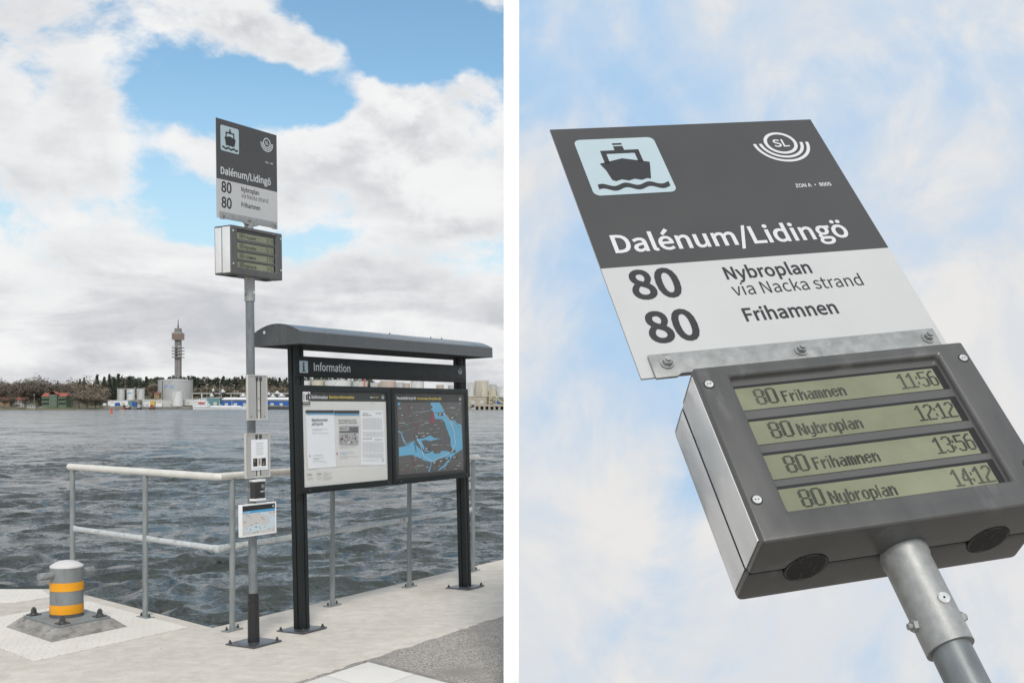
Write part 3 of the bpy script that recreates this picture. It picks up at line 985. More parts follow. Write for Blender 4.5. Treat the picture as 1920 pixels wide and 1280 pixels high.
    # --- collar
    mb = MB().lathe([(0.030, -0.158), (0.0345, -0.158), (0.0345, -0.018), (0.0365, -0.012), (0.0365, 0.004), (0.030, 0.004)], n=36)
    col = mb.build('collar', 'galv_dull', root)
    mb = MB().cyl((0.004, -0.0335, -0.098), (0.004, -0.0375, -0.098), 0.0095, 0.0085, n=18, mi=0).cyl((0.004, -0.0374, -0.098), (0.004, -0.0379, -0.098), 0.0018, n=8, mi=1)
    mb.build('rivet', ['screw', 'dark_gap'], col)
    for sgn in (-1, 1):
        mb = MB().cyl((sgn * 0.033, 0, -0.115), (sgn * 0.040, 0, -0.115), 0.0095, n=6).cyl((sgn * 0.040, 0, -0.115), (sgn * 0.046, 0, -0.115), 0.0048, n=10)
        mb.build('bolt', 'galv_dull', col)
    return root


def copy_children(src, dst, off=None):
    for ch in src.children:
        c = ch.copy()
        COL.objects.link(c)
        c.parent = dst
        if off is not None:
            c.location = Vector(c.location) + Vector(off)
        copy_children(ch, c)


tmpl = sign_meshes()


def rodrigues(w):
    w = Vector(w)
    return Matrix.Rotation(w.length, 3, w.normalized()) if w.length > 1e-9 else Matrix.Identity(3)


# camera frame (x right, y up, z back) -> world
CW = Matrix(((1, 0, 0), (0, 0, -1), (0, 1, 0)))
# local sign frame (X right, Y into the plate, Z up) -> plate frame (x right, y up, z out)
LP_ = Matrix(((1, 0, 0), (0, 0, 1), (0, -1, 0)))


def sign_pose(P):
    Rm = rodrigues(P[:3])
    rot = CW @ Rm @ LP_
    p = CW @ (Rm @ Vector((AX, -BB, AZ)) + Vector(P[3:])) * WS + Vector((0, 0, EYE))
    return rot, p


def foot(root, up=0.0):
    """square foot plate with nuts and a black sleeve"""
    s = 0.130
    mb = MB().box((-s, -s, 0.0), (s, s, 0.012))
    bp_ = mb.build('base_plate', 'plate_steel', root, bevel=0.002)
    for sx in (-1, 1):
        for sy in (-1, 1):
            c = (sx * 0.108, sy * 0.108, 0.012)
            mb = MB().cyl(c, (c[0], c[1], 0.015), 0.014, n=16).cyl((c[0], c[1], 0.015), (c[0], c[1], 0.026), 0.0105, n=6).cyl((c[0], c[1], 0.026), (c[0], c[1], 0.034), 0.006, n=10)
            mb.build('nut', 'bolt', bp_)
    return bp_


# ---- upright one
rotL, topL = sign_pose(PL)
baseL = ground(475.8, 1205.6)
kL = (topL - baseL).length
zax = (topL - baseL).normalized()
xax = rotL.col[0].copy()
xax = (xax - zax * xax.dot(zax)).normalized()
yax = zax.cross(xax)
mrot = Matrix((xax, yax, zax)).transposed()
ferry = thing('ferry_stop_sign', 'upright ferry stop sign on a slim grey pole with notice cases, by the railing corner', 'stop sign', baseL, mrot.to_quaternion(), 'ferry stop signs')
copy_children(tmpl, ferry, (0, 0, kL))
mb = MB().cyl((0, 0, 0.012), (0, 0, kL - 0.10), 0.0285, n=32)
mb.build('pole', 'galv', ferry)
mb = MB().lathe([(0.030, 0.012), (0.039, 0.012), (0.037, 0.335), (0.0295, 0.340)], n=32)
sl_ = mb.build('sleeve', 'black_steel', ferry)
mb = MB().cyl((-0.036, -0.006, 0.30), (-0.045, -0.008, 0.30), 0.006, n=10)
mb.build('grub_screw', 'bolt', sl_)
foot(ferry)


def pole_case(name, x0, x1, z0, z1, y1, dep, mats, lip=0.006):
    """shallow tray with a raised rim, its face towards -Y"""
    mb = MB()
    yb, yf = y1 + dep, y1
    vs = []
    o4 = [(x0, z0), (x1, z0), (x1, z1), (x0, z1)]
    i4 = [(x0 + lip, z0 + lip), (x1 - lip, z0 + lip), (x1 - lip, z1 - lip), (x0 + lip, z1 - lip)]
    vs = [(u, yf, v) for u, v in o4] + [(u, yf, v) for u, v in i4] + [(u, yf + 0.004, v) for u, v in i4] + [(u, yb, v) for u, v in o4]
    fs = []
    for i in range(4):
        j = (i + 1) % 4
        fs += [(i, j, 4 + j, 4 + i), (4 + i, 4 + j, 8 + j, 8 + i), (i, 12 + i, 12 + j, j)]
    fs += [(8, 9, 10, 11), (12, 13, 14, 15)]
    mb.add(vs, fs)
    return mb.build(name, mats, ferry, bevel=0.0015)


def clamp(par, z):
    mb = MB().lathe([(0.0300, -0.012), (0.0335, -0.012), (0.0335, 0.012), (0.0300, 0.012)], n=28, c=(0, 0, z))
    mb.box((-0.02, -0.050, z - 0.012), (0.02, -0.030, z + 0.012))
    mb.build('pole_clamp', 'galv_dull', par)


def rectp(par, name, mats, rects, y):
    mb = MB()
    for a, b_, c_, e_, k in rects:
        mb.rect(a, b_, c_, e_, lambda u, v: (u, y, v), k)
    return mb.build(name, mats, par, smooth=False)


cs = pole_case('notice_case', -0.092, 0.088, 1.508, 1.812, -0.066, 0.018, 'cream_case')
tag(cs, 'empty cream notice case, uppermost on the pole')
rectp(cs, 'groove', ['dark_gap', 'case_panel'], [(-0.013, 1.520, -0.005, 1.800, 0), (0.021, 1.520, 0.029, 1.800, 0), (-0.082, 1.520, -0.017, 1.795, 1), (0.033, 1.520, 0.078, 1.795, 1)], -0.0635)
for x, z in ((-0.062, 1.533), (0.058, 1.533), (0.008, 1.573), (0.008, 1.655)):
    MB().cyl((x, -0.062, z), (x, -0.0660, z), 0.0035, n=8).build('screw', 'bolt', cs)
for x in (-0.009, 0.025):
    MB().box((x - 0.010, -0.069, 1.775), (x + 0.010, -0.062, 1.800)).build('clip', 'steel_dark', cs, bevel=0.002)
clamp(cs, 1.58)
clamp(cs, 1.74)
cs = pole_case('notice_case', -0.116, 0.108, 1.120, 1.420, -0.066, 0.018, 'cream_case')
tag(cs, 'cream notice case with a white paper pinned in it')
rectp(cs, 'groove', ['dark_gap', 'case_panel'], [(-0.022, 1.132, -0.014, 1.410, 0), (0.014, 1.132, 0.022, 1.410, 0), (-0.104, 1.132, -0.026, 1.405, 1), (0.026, 1.132, 0.098, 1.405, 1)], -0.0635)
for x in (-0.018, 0.018):
    MB().box((x - 0.010, -0.069, 1.385), (x + 0.010, -0.062, 1.410)).build('clip', 'steel_dark', cs, bevel=0.002)
mb = MB().box((-0.068, -0.0668, 1.172), (0.082, -0.0648, 1.378))
mb.build('paper_notice', 'paper', cs)
rr_ = [(0.000 + 0.004 * (i % 3) - 0.03, 1.352 - 0.011 * i, 0.046 - 0.006 * ((i * 7) % 3), 1.355 - 0.011 * i, 0) for i in range(8)]
rr_ += [(-0.054, 1.198, -0.014, 1.252, 1), (-0.008, 1.200, 0.016, 1.252, 2), (0.022, 1.198, 0.064, 1.252, 1), (0.003, 1.210, 0.010, 1.248, 1), (-0.048, 1.222, -0.034, 1.246, 2), (0.034, 1.204, 0.050, 1.226, 2),
        (-0.054, 1.182, 0.064, 1.185, 0)]
rectp(cs, 'notice_print', ['paper_line', 'ink_black', 'tank_pink'], rr_, -0.0672)
clamp(cs, 1.18)
clamp(cs, 1.36)
# talking-information button
mb = MB().box((-0.052, -0.078, 0.978), (0.044, -0.030, 1.098))
bt = mb.build('info_button', 'sign_ink', ferry, bevel=0.008, seg=3)
for z0, z1 in ((1.094, 1.110), (0.966, 0.982)):
    MB().box((-0.055, -0.084, z0), (0.047, -0.028, z1)).build('end_cap', 'white_plastic', bt, bevel=0.005)
mb = MB().cyl((0.020, -0.077, 1.062), (0.020, -0.081, 1.062), 0.014, n=20)
arc(mb, lambda u, v: (u, -0.0815, v), 0.020, 1.062, 0.008, 0.0105, 0, 6.283, 1, 20)
mb.build('push_button', ['galv_dull', 'ink_black'], bt)
mb = MB()
text(mb, 'INFO', lambda u, v: (u, -0.0787, v), 0.000, 1.022, 0.036, 0.011, 0.03)
mb.build('lettering', 'ink_white', bt, smooth=False)
clamp(bt, 1.04)
# little map case
cs = pole_case('map_case', -0.172, 0.148, 0.735, 0.950, -0.076, 0.030, 'white_plastic', 0.010)
tag(cs, 'white map case with pale harbour map, lowest on the pole')
ym = -0.0735
mb = MB().rect(-0.162, 0.906, 0.138, 0.940, lambda u, v: (u, ym, v), 0).rect(-0.162, 0.889, 0.138, 0.906, lambda u, v: (u, ym, v), 1).rect(-0.162, 0.745, 0.138, 0.889, lambda u, v: (u, ym, v), 2)
mb.build('map_sheet', ['header_black', 'ink_blue', 'map_pale_land'], cs, smooth=False)
mb = MB()
fm = lambda u, v: (u, ym - 0.0006, v)
mb.flat([(-0.02, 0.888), (0.055, 0.886), (0.10, 0.862), (0.137, 0.85), (0.137, 0.79), (0.11, 0.772), (0.05, 0.765), (-0.03, 0.768), (-0.09, 0.764), (-0.16, 0.778), (-0.16, 0.795), (-0.09, 0.80), (-0.04, 0.815), (0.00, 0.80), (0.06, 0.80), (0.085, 0.82), (0.075, 0.85), (0.03, 0.87), (-0.01, 0.875)], fm, 0)
for i in range(26):
    x, z = random.uniform(-0.155, 0.12), random.uniform(0.752, 0.882)
    mb.rect(x, z, x + random.uniform(0.006, 0.02), z + 0.0025, lambda u, v: (u, ym - 0.0012, v), 1)
text(mb, 'Pendelbåt', lambda u, v: (u, ym - 0.0012, v), -0.156, 0.894, 0.06, 0.007, 0.01, 2)
roundel(mb, lambda u, v: (u, ym - 0.0012, v), 0.120, 0.925, 0.0058, 2)
mb.build('map_print', ['map_pale_water', 'ink_black', 'ink_white'], cs, smooth=False)
clamp(cs, 0.78)
clamp(cs, 0.90)

# ---- the leaning one in front of the pale sky
rotR, topR = sign_pose(PR)
dn = -(rotR @ Vector((0, 0, 1)))
kR = -(topR.z - 0.03) / dn.z
footR = topR + dn * kR
lean = thing('ferry_stop_sign', 'large leaning ferry stop sign on a bare galvanised pole before the pale sky', 'stop sign', footR, rotR.to_quaternion(), 'ferry stop signs')
copy_children(tmpl, lean, (0, 0, kR))
MB().cyl((0, 0, -0.02), (0, 0, kR - 0.10), 0.0285, n=32).build('pole', 'galv', lean)
MB().lathe([(0.030, -0.01), (0.039, -0.01), (0.037, 0.335), (0.0295, 0.340)], n=32).build('sleeve', 'black_steel', lean)
# its foot plate lies flat on the ground
inv = rotR.inverted()
mb = MB()
s = 0.14
vs = []
for z in (-0.0255, -0.012):
    for x, y in ((-s, -s), (s, -s), (s, s), (-s, s)):
        vs.append(tuple(inv @ Vector((x, y, z))))
mb.add(vs, [(0, 3, 2, 1), (4, 5, 6, 7), (0, 1, 5, 4), (1, 2, 6, 5), (2, 3, 7, 6), (3, 0, 4, 7)])
mb.build('base_plate', 'plate_steel', lean, bevel=0.002)


def wipe(o_):
    for ch in list(o_.children):
        wipe(ch)
    bpy.data.objects.remove(o_)


wipe(tmpl)

# ================================================================== information board
P1, P2 = ground(566, 1180.5), ground(872, 1100.7)
LB = (P2 - P1).length
db = (P2 - P1) / LB
nbv = Vector((db.y, -db.x, 0))           # towards the reader
LEAN = math.tan(math.radians(1.7))
# board frame: X along the board, Y away from the reader, Z up (leaning back a little)
bx, by = db, -nbv
bz = (Vector((0, 0, 1)) + by * LEAN).normalized()
by2 = bz.cross(bx)
brot = Matrix((bx, by2, bz)).transposed()
board = thing('information_board', 'dark grey roofed information board with two notice cases on the quay', 'notice board', P1, brot.to_quaternion())


def bpx(px, py, t):
    """photo pixel -> (s, z) on the board plane lying t in front of the posts"""
    ray = Vector(((px - CX) / F, 1, (CY - py) / F))
    cam_p = Vector((0, 0, EYE))
    n_ = by2
    o_ = P1 - n_ * t
    k_ = (o_ - cam_p).dot(n_) / ray.dot(n_)
    q = brot.transposed() @ (cam_p + ray * k_ - P1)
    return q.x, q.z


for s_ in (0.0, LB):
    mb = MB()
    # extruded post: a core with two ribs on every side, grooves between
    mb.box((s_ - 0.029, -0.037, 0.012), (s_ + 0.029, 0.037, 2.05))
    for sx in (-1, 1):
        for a, b_ in ((-0.0425, -0.006), (0.006, 0.0425)):
            mb.box((s_ + sx * 0.0285, a, 0.0125), (s_ + sx * 0.036, b_, 2.049))
    for sy in (-1, 1):
        for a, b_ in ((-0.0285, -0.005), (0.005, 0.0285)):
            mb.box((s_ + a, sy * 0.0365, 0.0125), (s_ + b_, sy * 0.0425, 2.049))
    po = mb.build('post', 'board_paint', board, smooth=False)
    mb = MB().box((s_ - 0.125, -0.125, 0.0), (s_ + 0.125, 0.125, 0.012))
    pl = mb.build('base_plate', 'plate_steel', po, bevel=0.002)
    for sx in (-1, 1):
        for sy in (-1, 1):
            c = (s_ + sx * 0.103, sy * 0.103)
            mb = MB().cyl((c[0], c[1], 0.012), (c[0], c[1], 0.016), 0.014, n=14).cyl((c[0], c[1], 0.016), (c[0], c[1], 0.027), 0.0105, n=6).cyl((c[0], c[1], 0.027), (c[0], c[1], 0.034), 0.006, n=10)
            mb.build('nut', 'bolt', po)
# roof: barrel vault with straight fascias
S0, S1, HW = -0.193, LB + 0.197, 0.222
prof = [(-HW, 2.032), (-HW, 2.108)]
for i in range(17):
    a = math.pi * i / 16
    x = -math.cos(a) * HW
    prof.append((x, 2.118 + 0.067 * (1 - (x / HW) ** 2)))
prof += [(HW, 2.108), (HW, 2.032)]
mb = MB()
n_ = len(prof)
for s_ in (S0, S1):
    for y, z in prof:
        mb.v.append((s_, y, z))
for i in range(n_ - 1):
    mb.add([], [])
    mb.f.append((i, i + 1, n_ + i + 1, n_ + i))
    mb.m.append(0)
roof = mb.build('roof', 'roof_paint', board, fixn=True)
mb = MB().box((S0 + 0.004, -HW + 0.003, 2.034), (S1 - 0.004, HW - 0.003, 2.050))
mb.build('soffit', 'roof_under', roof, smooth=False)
for s_, sg_ in ((S0, -1), (S1, 1)):
    mb = MB().prism(prof, lambda u, v, h: (s_ + sg_ * h, u, v), -0.001, 0.004)
    ec = mb.build('end_cap', 'roof_paint', roof, smooth=False)
    for u in (-0.19, -0.145, -0.10, -0.03, 0.03, 0.10, 0.16):
        z = 2.118 + 0.067 * (1 - (u / HW) ** 2) - 0.012
        MB().cyl((s_ + sg_ * 0.003, u, z), (s_ + sg_ * 0.007, u, z), 0.0045, n=10).build('rivet', 'bolt', roof)
    if sg_ < 0:
        MB().cyl((s_ - 0.003, 0.105, 2.128), (s_ - 0.007, 0.105, 2.128), 0.0115, n=18).build('cap_disc', 'screw', roof)
# seam and a few screws on the vault
sm = LB - 0.02
mb = MB()
for i in range(2, n_ - 3):
    a, b_ = prof[i], prof[i + 1]
    mb.add([(sm, a[0], a[1] + 0.001), (sm + 0.004, a[0], a[1] + 0.001), (sm + 0.004, b_[0], b_[1] + 0.001), (sm, b_[0], b_[1] + 0.001)], [(0, 1, 2, 3)])
mb.build('roof_seam', 'dark_gap', roof, smooth=False)
for s_ in (1.05, 1.62, 1.78):
    MB().cyl((s_, -0.05, 2.180), (s_, -0.05, 2.190), 0.005, n=8).build('rivet', 'bolt', roof)
# header panel
mb = MB().box((-0.070, -0.056, 1.811), (LB + 0.006, -0.0435, 1.961))
hd = mb.build('header_panel', 'board_paint', board, bevel=0.002)
th = 0.0568


def bfn(t):
    return lambda u, v: (u, -t, v)


u0, v0 = bpx(561.7, 698.4, th)
u1, v1 = bpx(577.2, 676.6, th)
mb = MB().flat(rounded(u0, v0, u1, v1, 0.006), bfn(th), 0)
cu_, hh_ = (u0 + u1) / 2, v1 - v0
fi = bfn(th + 0.0006)
arc(mb, fi, cu_, v1 - 0.23 * hh_, 0.0, 0.105 * hh_, 0, 6.283, 1, 18)
for a, b_, c_, e_ in ((-0.10, 0.16, 0.09, 0.62), (-0.17, 0.54, 0.0, 0.62), (-0.21, 0.12, 0.21, 0.20)):
    mb.rect(cu_ + a * hh_, v0 + b_ * hh_, cu_ + c_ * hh_, v0 + e_ * hh_, fi, 1)
mb.build('information_symbol', ['sign_icon', 'ink_black'], hd, smooth=False)
ta, tb = bpx(588.6, 694.5, th), bpx(656.9, 697.2, th)
tcap = bpx(588.6, 680, th)[1] - ta[1]
mb = MB()
text(mb, 'Information', bfn(th), ta[0], ta[1], tb[0] - ta[0], tcap, 0.014)
mb.build('lettering', 'sign_letter', hd, smooth=False)
mb = MB()
c_ = bpx(863.3, 694.8, th)
roundel(mb, bfn(th), c_[0] - 0.004, c_[1] + 0.002, 0.019)
mb.build('emblem', 'sign_letter', hd, smooth=False)

# two glazed cases
CT = 0.085


def notice_case(s0_, s1_):
    z0, z1, fw = 0.976, 1.752, 0.046
    mb = MB()
    o4 = [(s0_, z0), (s1_, z0), (s1_, z1), (s0_, z1)]
    i4 = [(s0_ + fw, z0 + fw), (s1_ - fw, z0 + fw), (s1_ - fw, z1 - fw), (s0_ + fw, z1 - fw)]
    yf = -CT
    vs = [(u, yf, v) for u, v in o4] + [(u, yf, v) for u, v in i4] + [(u, yf + 0.016, v) for u, v in i4] + [(u, -0.0435, v) for u, v in o4]
    fs = []
    for i in range(4):
        j = (i + 1) % 4
        fs += [(i, j, 4 + j, 4 + i), (4 + i, 4 + j, 8 + j, 8 + i), (i, 12 + i, 12 + j, j)]
    fs += [(8, 9, 10, 11), (12, 13, 14, 15)]
    mb.add(vs, fs)
    o_ = mb.build('notice_case', 'board_paint', board, bevel=0.003)
    mb = MB().rect(s0_ + fw, z0 + fw, s1_ - fw, z1 - fw, bfn(CT - 0.004), 0)
    mb.build('glass_pane', 'case_glass', o_, smooth=False, fixn=False)
    for u in (s0_ + 0.10, s1_ - 0.055):
        mb = MB().cyl((u, -CT + 0.001, z0 + 0.022), (u, -CT - 0.005, z0 + 0.022), 0.0115, 0.010, n=18)
        mb.build('lock', 'ink_black', o_)
    return o_, (s0_ + fw, z0 + fw, s1_ - fw, z1 - fw)


TP = CT - 0.0135                 # plane of the posters
c1, w1 = notice_case(-0.078, 0.996)
c2, w2 = notice_case(1.006, LB - 0.004)
tag(c1, 'left notice case with service notices and timetable sheets')
tag(c2, 'right notice case with a dark ferry route map')


def z5(a, b_):
    return (540 + a / 4.571, 660 + b_ / 4.571)


def z6(a, b_):
    return (720 + a / 4.571, 660 + b_ / 4.571)


def p5(a, b_, t=TP):
    return bpx(*z5(a, b_), t)


def p6(a, b_, t=TP):
    return bpx(*z6(a, b_), t)


# left case
f0 = bfn(TP)
zb = p5(130, 420)[1]
mb = MB().rect(w1[0], w1[1], w1[2], zb, f0, 0).rect(w1[0], zb, w1[2], w1[3], f0, 1)
mb.build('poster', ['paper_warm', 'header_black'], c1, smooth=False)


def sheet(parent, name, quad, mats, t, curl=0.0):
    mb_ = MB()
    pts = [p5(*q, t) for q in quad]
    n = 6
    for j in range(n + 1):
        for i in range(n + 1):
            u, v = i / n, j / n
            a = Vector(pts[0]).lerp(Vector(pts[1]), u)
            b2_ = Vector(pts[3]).lerp(Vector(pts[2]), u)
            q = a.lerp(b2_, v)
            mb_.v.append((q.x, -t - curl * (v ** 3) * (0.5 + 0.5 * math.cos(u * 5)), q.y))
    for j in range(n):
        for i in range(n):
            mb_.f.append((j * (n + 1) + i, j * (n + 1) + i + 1, (j + 1) * (n + 1) + i + 1, (j + 1) * (n + 1) + i))
            mb_.m.append(0)
    return mb_.build(name, mats, parent, fixn=False)


sheet(c1, 'paper_notice', [(152, 497), (393, 497), (412, 982), (168, 1000)], ['paper'], TP + 0.0022, 0.003)
sheet(c1, 'paper_notice', [(393, 497), (612, 497), (628, 968), (414, 980)], ['paper_warm'], TP + 0.0014, 0.001)
sheet(c1, 'timetable_sheet', [(622, 500), (815, 497), (838, 965), (625, 968)], ['paper'], TP + 0.0018, 0.002)
tq = TP + 0.0062
fp = bfn(tq)
mb = MB()


def q5(a, b_, c_, e_, k, m_=None, t_=tq):
    m_ = m_ or mb
    pts = [p5(a, b_, t_), p5(c_, b_, t_), p5(c_, e_, t_), p5(a, e_, t_)]
    m_.add([(u, -t_, v) for u, v in pts], [(0, 1, 2, 3)], k)


def line5(a, b_, c_, k, th_=3.0):
    """dashes that stand for print too fine to read"""
    x = a
    while x < c_:
        w = min(random.uniform(8, 26), c_ - x)
        q5(x, b_, x + w, b_ + th_, k)
        x += w + 4


def txt5(s, x0, yb_, x1, ycap, bold, k, m_=None, slope=0.0, t_=tq):
    a = p5(x0, yb_, t_)
    b2_ = p5(x1, yb_ + slope, t_)
    cp = p5(x0, ycap, t_)
    text(m_ or mb, s, bfn(t_), a[0], a[1], b2_[0] - a[0], cp[1] - a[1], bold, k)


txt5('kinformation', 203, 398, 340, 370, 0.018, 0)
txt5('Service Information', 351, 396, 566, 372, 0.018, 1)
q5(152, 497, 393, 520, 2)
q5(160, 521, 393, 532, 3)
q5(396, 499, 612, 524, 2)
q5(398, 526, 612, 538, 3)
txt5('Biljettkontroller', 205, 592, 342, 570, 0.012, 2)
txt5('på linje 80', 206, 625, 300, 604, 0.012, 2)
for y, x1 in ((655, 340), (666, 292), (690, 350)):
    line5(208, y, x1, 4)
line5(216, 882, 305, 5)
for y, x1 in ((905, 300), (914, 268), (934, 330)):
    line5(216, y, x1, 4)
q5(184, 882, 192, 894, 6)
txt5('Köp din biljett innan du kliver', 434, 590, 588, 575, 0.01, 2)
txt5('ombord. Alla SL-biljetter gäller', 434, 612, 597, 598, 0.01, 2)
line5(448, 806, 590, 4)
line5(448, 816, 520, 4)
line5(448, 858, 565, 5)
line5(448, 870, 505, 5)
line5(448, 890, 600, 4)
line5(448, 903, 520, 4)
q5(418, 860, 426, 876, 6)
# picture of people queueing by a boat
q5(441, 630, 605, 790, 7)
q5(525, 640, 605, 690, 8)
q5(441, 632, 525, 660, 0)
q5(441, 676, 530, 688, 2)
for i in range(46):
    x, y = random.uniform(445, 590), random.uniform(690, 775)
    q5(x, y, x + random.uniform(4, 12), min(788, y + random.uniform(8, 26)), random.choice((2, 2, 2, 2, 8, 8, 8, 0, 4, 4, 4, 9)), t_=tq + 0.0004 + i * 2e-5)
# timetable grid
for blk in ((565, 660), (680, 720), (768, 858), (868, 905)):
    y = blk[0]
    while y < blk[1]:
        x = 640 + (y - 560) * 0.01
        while x < 806 + (y - 560) * 0.03:
            q5(x, y, x + 7, y + 2.6, 4)
            x += 12
        y += 6.5
for a, b_, c_ in ((640, 522, 690), (640, 538, 716), (752, 522, 806), (640, 738, 720), (745, 746, 808)):
    line5(a, b_, c_, 2, 4)
line5(640, 925, 776, 4)
arc(mb, fp, *p5(814, 924, tq), 0.009, 0.012, 0, 6.283, 3, 16)
for x, y, w in ((165, 1042, 40), (165, 1051, 45), (248, 1036, 44), (248, 1045, 36), (303, 1030, 85), (303, 1040, 70), (303, 1050, 40), (165, 1076, 62), (165, 1086, 45), (248, 1070, 50), (248, 1080, 40), (303, 1066, 75), (303, 1076, 78), (303, 1086, 60)):
    line5(x, y, x + w, 2 if y < 1060 and x < 300 else 4)
line5(708, 434, 742, 4)
# small operator marks at the right of the black band
line5(704, 384, 732, 0, 7)
line5(734, 385, 780, 1, 5)
c_ = p5(813, 384, tq)
roundel(mb, fp, c_[0], c_[1] + 0.003, 0.011, 0)
mb.build('poster_print', ['ink_white', 'ink_yellow', 'header_black', 'ink_blue', 'paper_line', 'ink_blue', 'ink_red', 'paper_line', 'map_line', 'ink_orange'], c1, smooth=False)
# sticker over the start of the heading, stuck on the glass
ts = CT - 0.0030
mb = MB()
q5(125, 338, 190, 424, 0, mb, ts)
q5(125, 424, 192, 446, 1, mb, ts)
q5(152, 362, 162, 410, 1, mb, ts + 0.0005)
for y in (362, 380, 400):
    q5(152, y, 178, y + 10, 1, mb, ts + 0.0005)
q5(128, 352, 144, 412, 2, mb, ts + 0.0005)
mb.flat([p5(a, b_, ts + 0.0008) for a, b_ in ((168, 365), (182, 352), (190, 372), (178, 388), (192, 410), (180, 422), (168, 400))], bfn(ts + 0.0008), 1)
q5(170, 347, 180, 358, 3, mb, ts + 0.001)
line5_y = [132, 146, 158, 172]
for x in line5_y:
    q5(x, 431, x + 9, 438, 0, mb, ts + 0.0005)
mb.build('sticker', ['ink_white', 'ink_black', 'paper_line', 'ink_red'], c1, smooth=False)

# right case: route map
mb = MB().rect(w2[0], w2[1], w2[2], w2[3], f0, 0)
mb.build('poster', ['header_black'], c2, smooth=False)
mb = MB()
tm_ = TP + 0.0010
KX = [0]


def poly6(pts, k, lay):
    t_ = TP + 0.0008 * lay
    mb.flat([p6(a, b_, t_) for a, b_ in pts], bfn(t_), k)


def stroke6(pts, w, k, lay):
    t_ = TP + 0.0008 * lay
    for (a, b_), (c_, e_) in zip(pts, pts[1:]):
        L = math.hypot(c_ - a, e_ - b_) or 1
        nx, ny = -(e_ - b_) / L * w / 2, (c_ - a) / L * w / 2
        mb.add([(lambda q: (q[0], -t_, q[1]))(p6(*p, t_)) for p in ((a + nx, b_ + ny), (c_ + nx, e_ + ny), (c_ - nx, e_ - ny), (a - nx, b_ - ny))], [(0, 1, 2, 3)], k)


poly6([(112, 430), (662, 430), (680, 1005), (130, 1050)], 0, 1)
poly6([(400, 430), (475, 430), (500, 470), (530, 540), (560, 580), (610, 585), (625, 610), (664, 620), (674, 830), (640, 850), (610, 870), (580, 900), (560, 935), (520, 985), (460, 1018), (480, 990), (510, 970), (540, 930), (555, 905), (520, 902), (470, 912), (430, 938), (400, 942), (340, 925), (290, 900), (240, 878), (200, 882), (129, 892), (127, 815), (200, 800), (230, 770), (260, 770), (280, 800), (320, 840), (355, 870), (390, 860), (420, 845), (430, 870), (480, 865), (490, 845), (540, 845), (575, 860), (596, 850), (588, 830), (570, 800), (570, 740), (555, 700), (535, 650), (520, 600), (500, 575), (460, 570), (440, 575), (430, 540), (425, 510), (400, 490), (420, 470), (400, 455)], 1, 2)
poly6([(275, 740), (330, 740), (400, 712), (430, 735), (490, 738), (440, 750), (390, 760), (350, 750), (320, 760), (345, 810), (390, 850), (350, 850), (310, 800), (285, 765)], 1, 2)
poly6([(122, 670), (150, 685), (165, 730), (185, 775), (212, 800), (200, 807), (175, 780), (155, 735), (145, 695), (122, 682)], 1, 2)
poly6([(410, 935), (416, 940), (402, 980), (390, 1025), (378, 1026), (395, 975)], 1, 2)
poly6([(245, 755), (262, 760), (275, 800), (280, 850), (270, 860), (262, 810)], 1, 2)
poly6([(118, 430), (138, 430), (134, 455), (124, 458)], 1, 2)
poly6([(640, 432), (656, 432), (650, 446)], 1, 2)
poly6([(410, 512), (424, 512), (432, 600), (396, 608), (404, 580)], 2, 3)
for pts, w, k in (([(245, 520), (320, 510), (400, 500)], 3, 5), ([(130, 640), (230, 605), (330, 590), (395, 588)], 5, 4), ([(150, 690), (240, 655), (330, 625), (380, 600)], 4, 4), ([(220, 450), (215, 520), (240, 600), (290, 640), (280, 700)], 3, 2), ([(120, 552), (180, 565)], 3, 2), ([(150, 1030), (240, 985), (330, 900)], 3, 2), ([(510, 520), (560, 570), (600, 680), (612, 780), (580, 850), (480, 905), (415, 935), (340, 890), (310, 790), (285, 735)], 3, 3), ([(430, 520), (560, 510), (650, 525)], 4, 4), ([(500, 660), (490, 740), (560, 780)], 3, 4), ([(600, 590), (640, 640), (660, 640)], 3, 4), ([(130, 940), (300, 930), (420, 960), (640, 930)], 3, 4)):
    stroke6(pts, w, k, 4)
for x, y in ((485, 532), (590, 563), (285, 724), (368, 825), (590, 848), (608, 900), (543, 910), (493, 933), (438, 948)):
    poly6([(x - 22, y - 10), (x + 22, y - 12), (x + 22, y + 9), (x - 22, y + 11)], 6, 5)
    stroke6([(x - 16, y - 3), (x + 10, y - 4)], 4, 3, 6)
    stroke6([(x - 16, y + 4), (x + 2, y + 3)], 3, 3, 6)
random.seed(21)
for i in range(75):
    x, y = random.uniform(128, 655), random.uniform(440, 1010)
    if y > 1040 - (x - 130) * 0.08:
        continue
    stroke6([(x, y), (x + random.uniform(8, 26), y - 1)], random.choice((2, 2.5, 4)), random.choice((3, 5, 5)), 6)
for x, y0, y1, k in ((200, 622, 648, 7), (280, 995, 1022, 7), (423, 990, 1008, 7), (220, 462, 490, 2), (295, 595, 620, 2), (250, 890, 945, 2), (188, 920, 930, 2), (353, 568, 578, 2)):
    y = y0
    while y < y1:
        stroke6([(x - 4, y), (x + 4, y)], 6, k, 7)
        y += 9


def txt6(s, x0, y0, x1, ycap, bold, k):
    t_ = TP + 0.0056
    a, b2_, cp = p6(x0, y0, t_), p6(x1, y0, t_), p6(x0, ycap, t_)
    text(mb, s, bfn(t_), a[0], a[1], b2_[0] - a[0], cp[1] - a[1], bold, k)


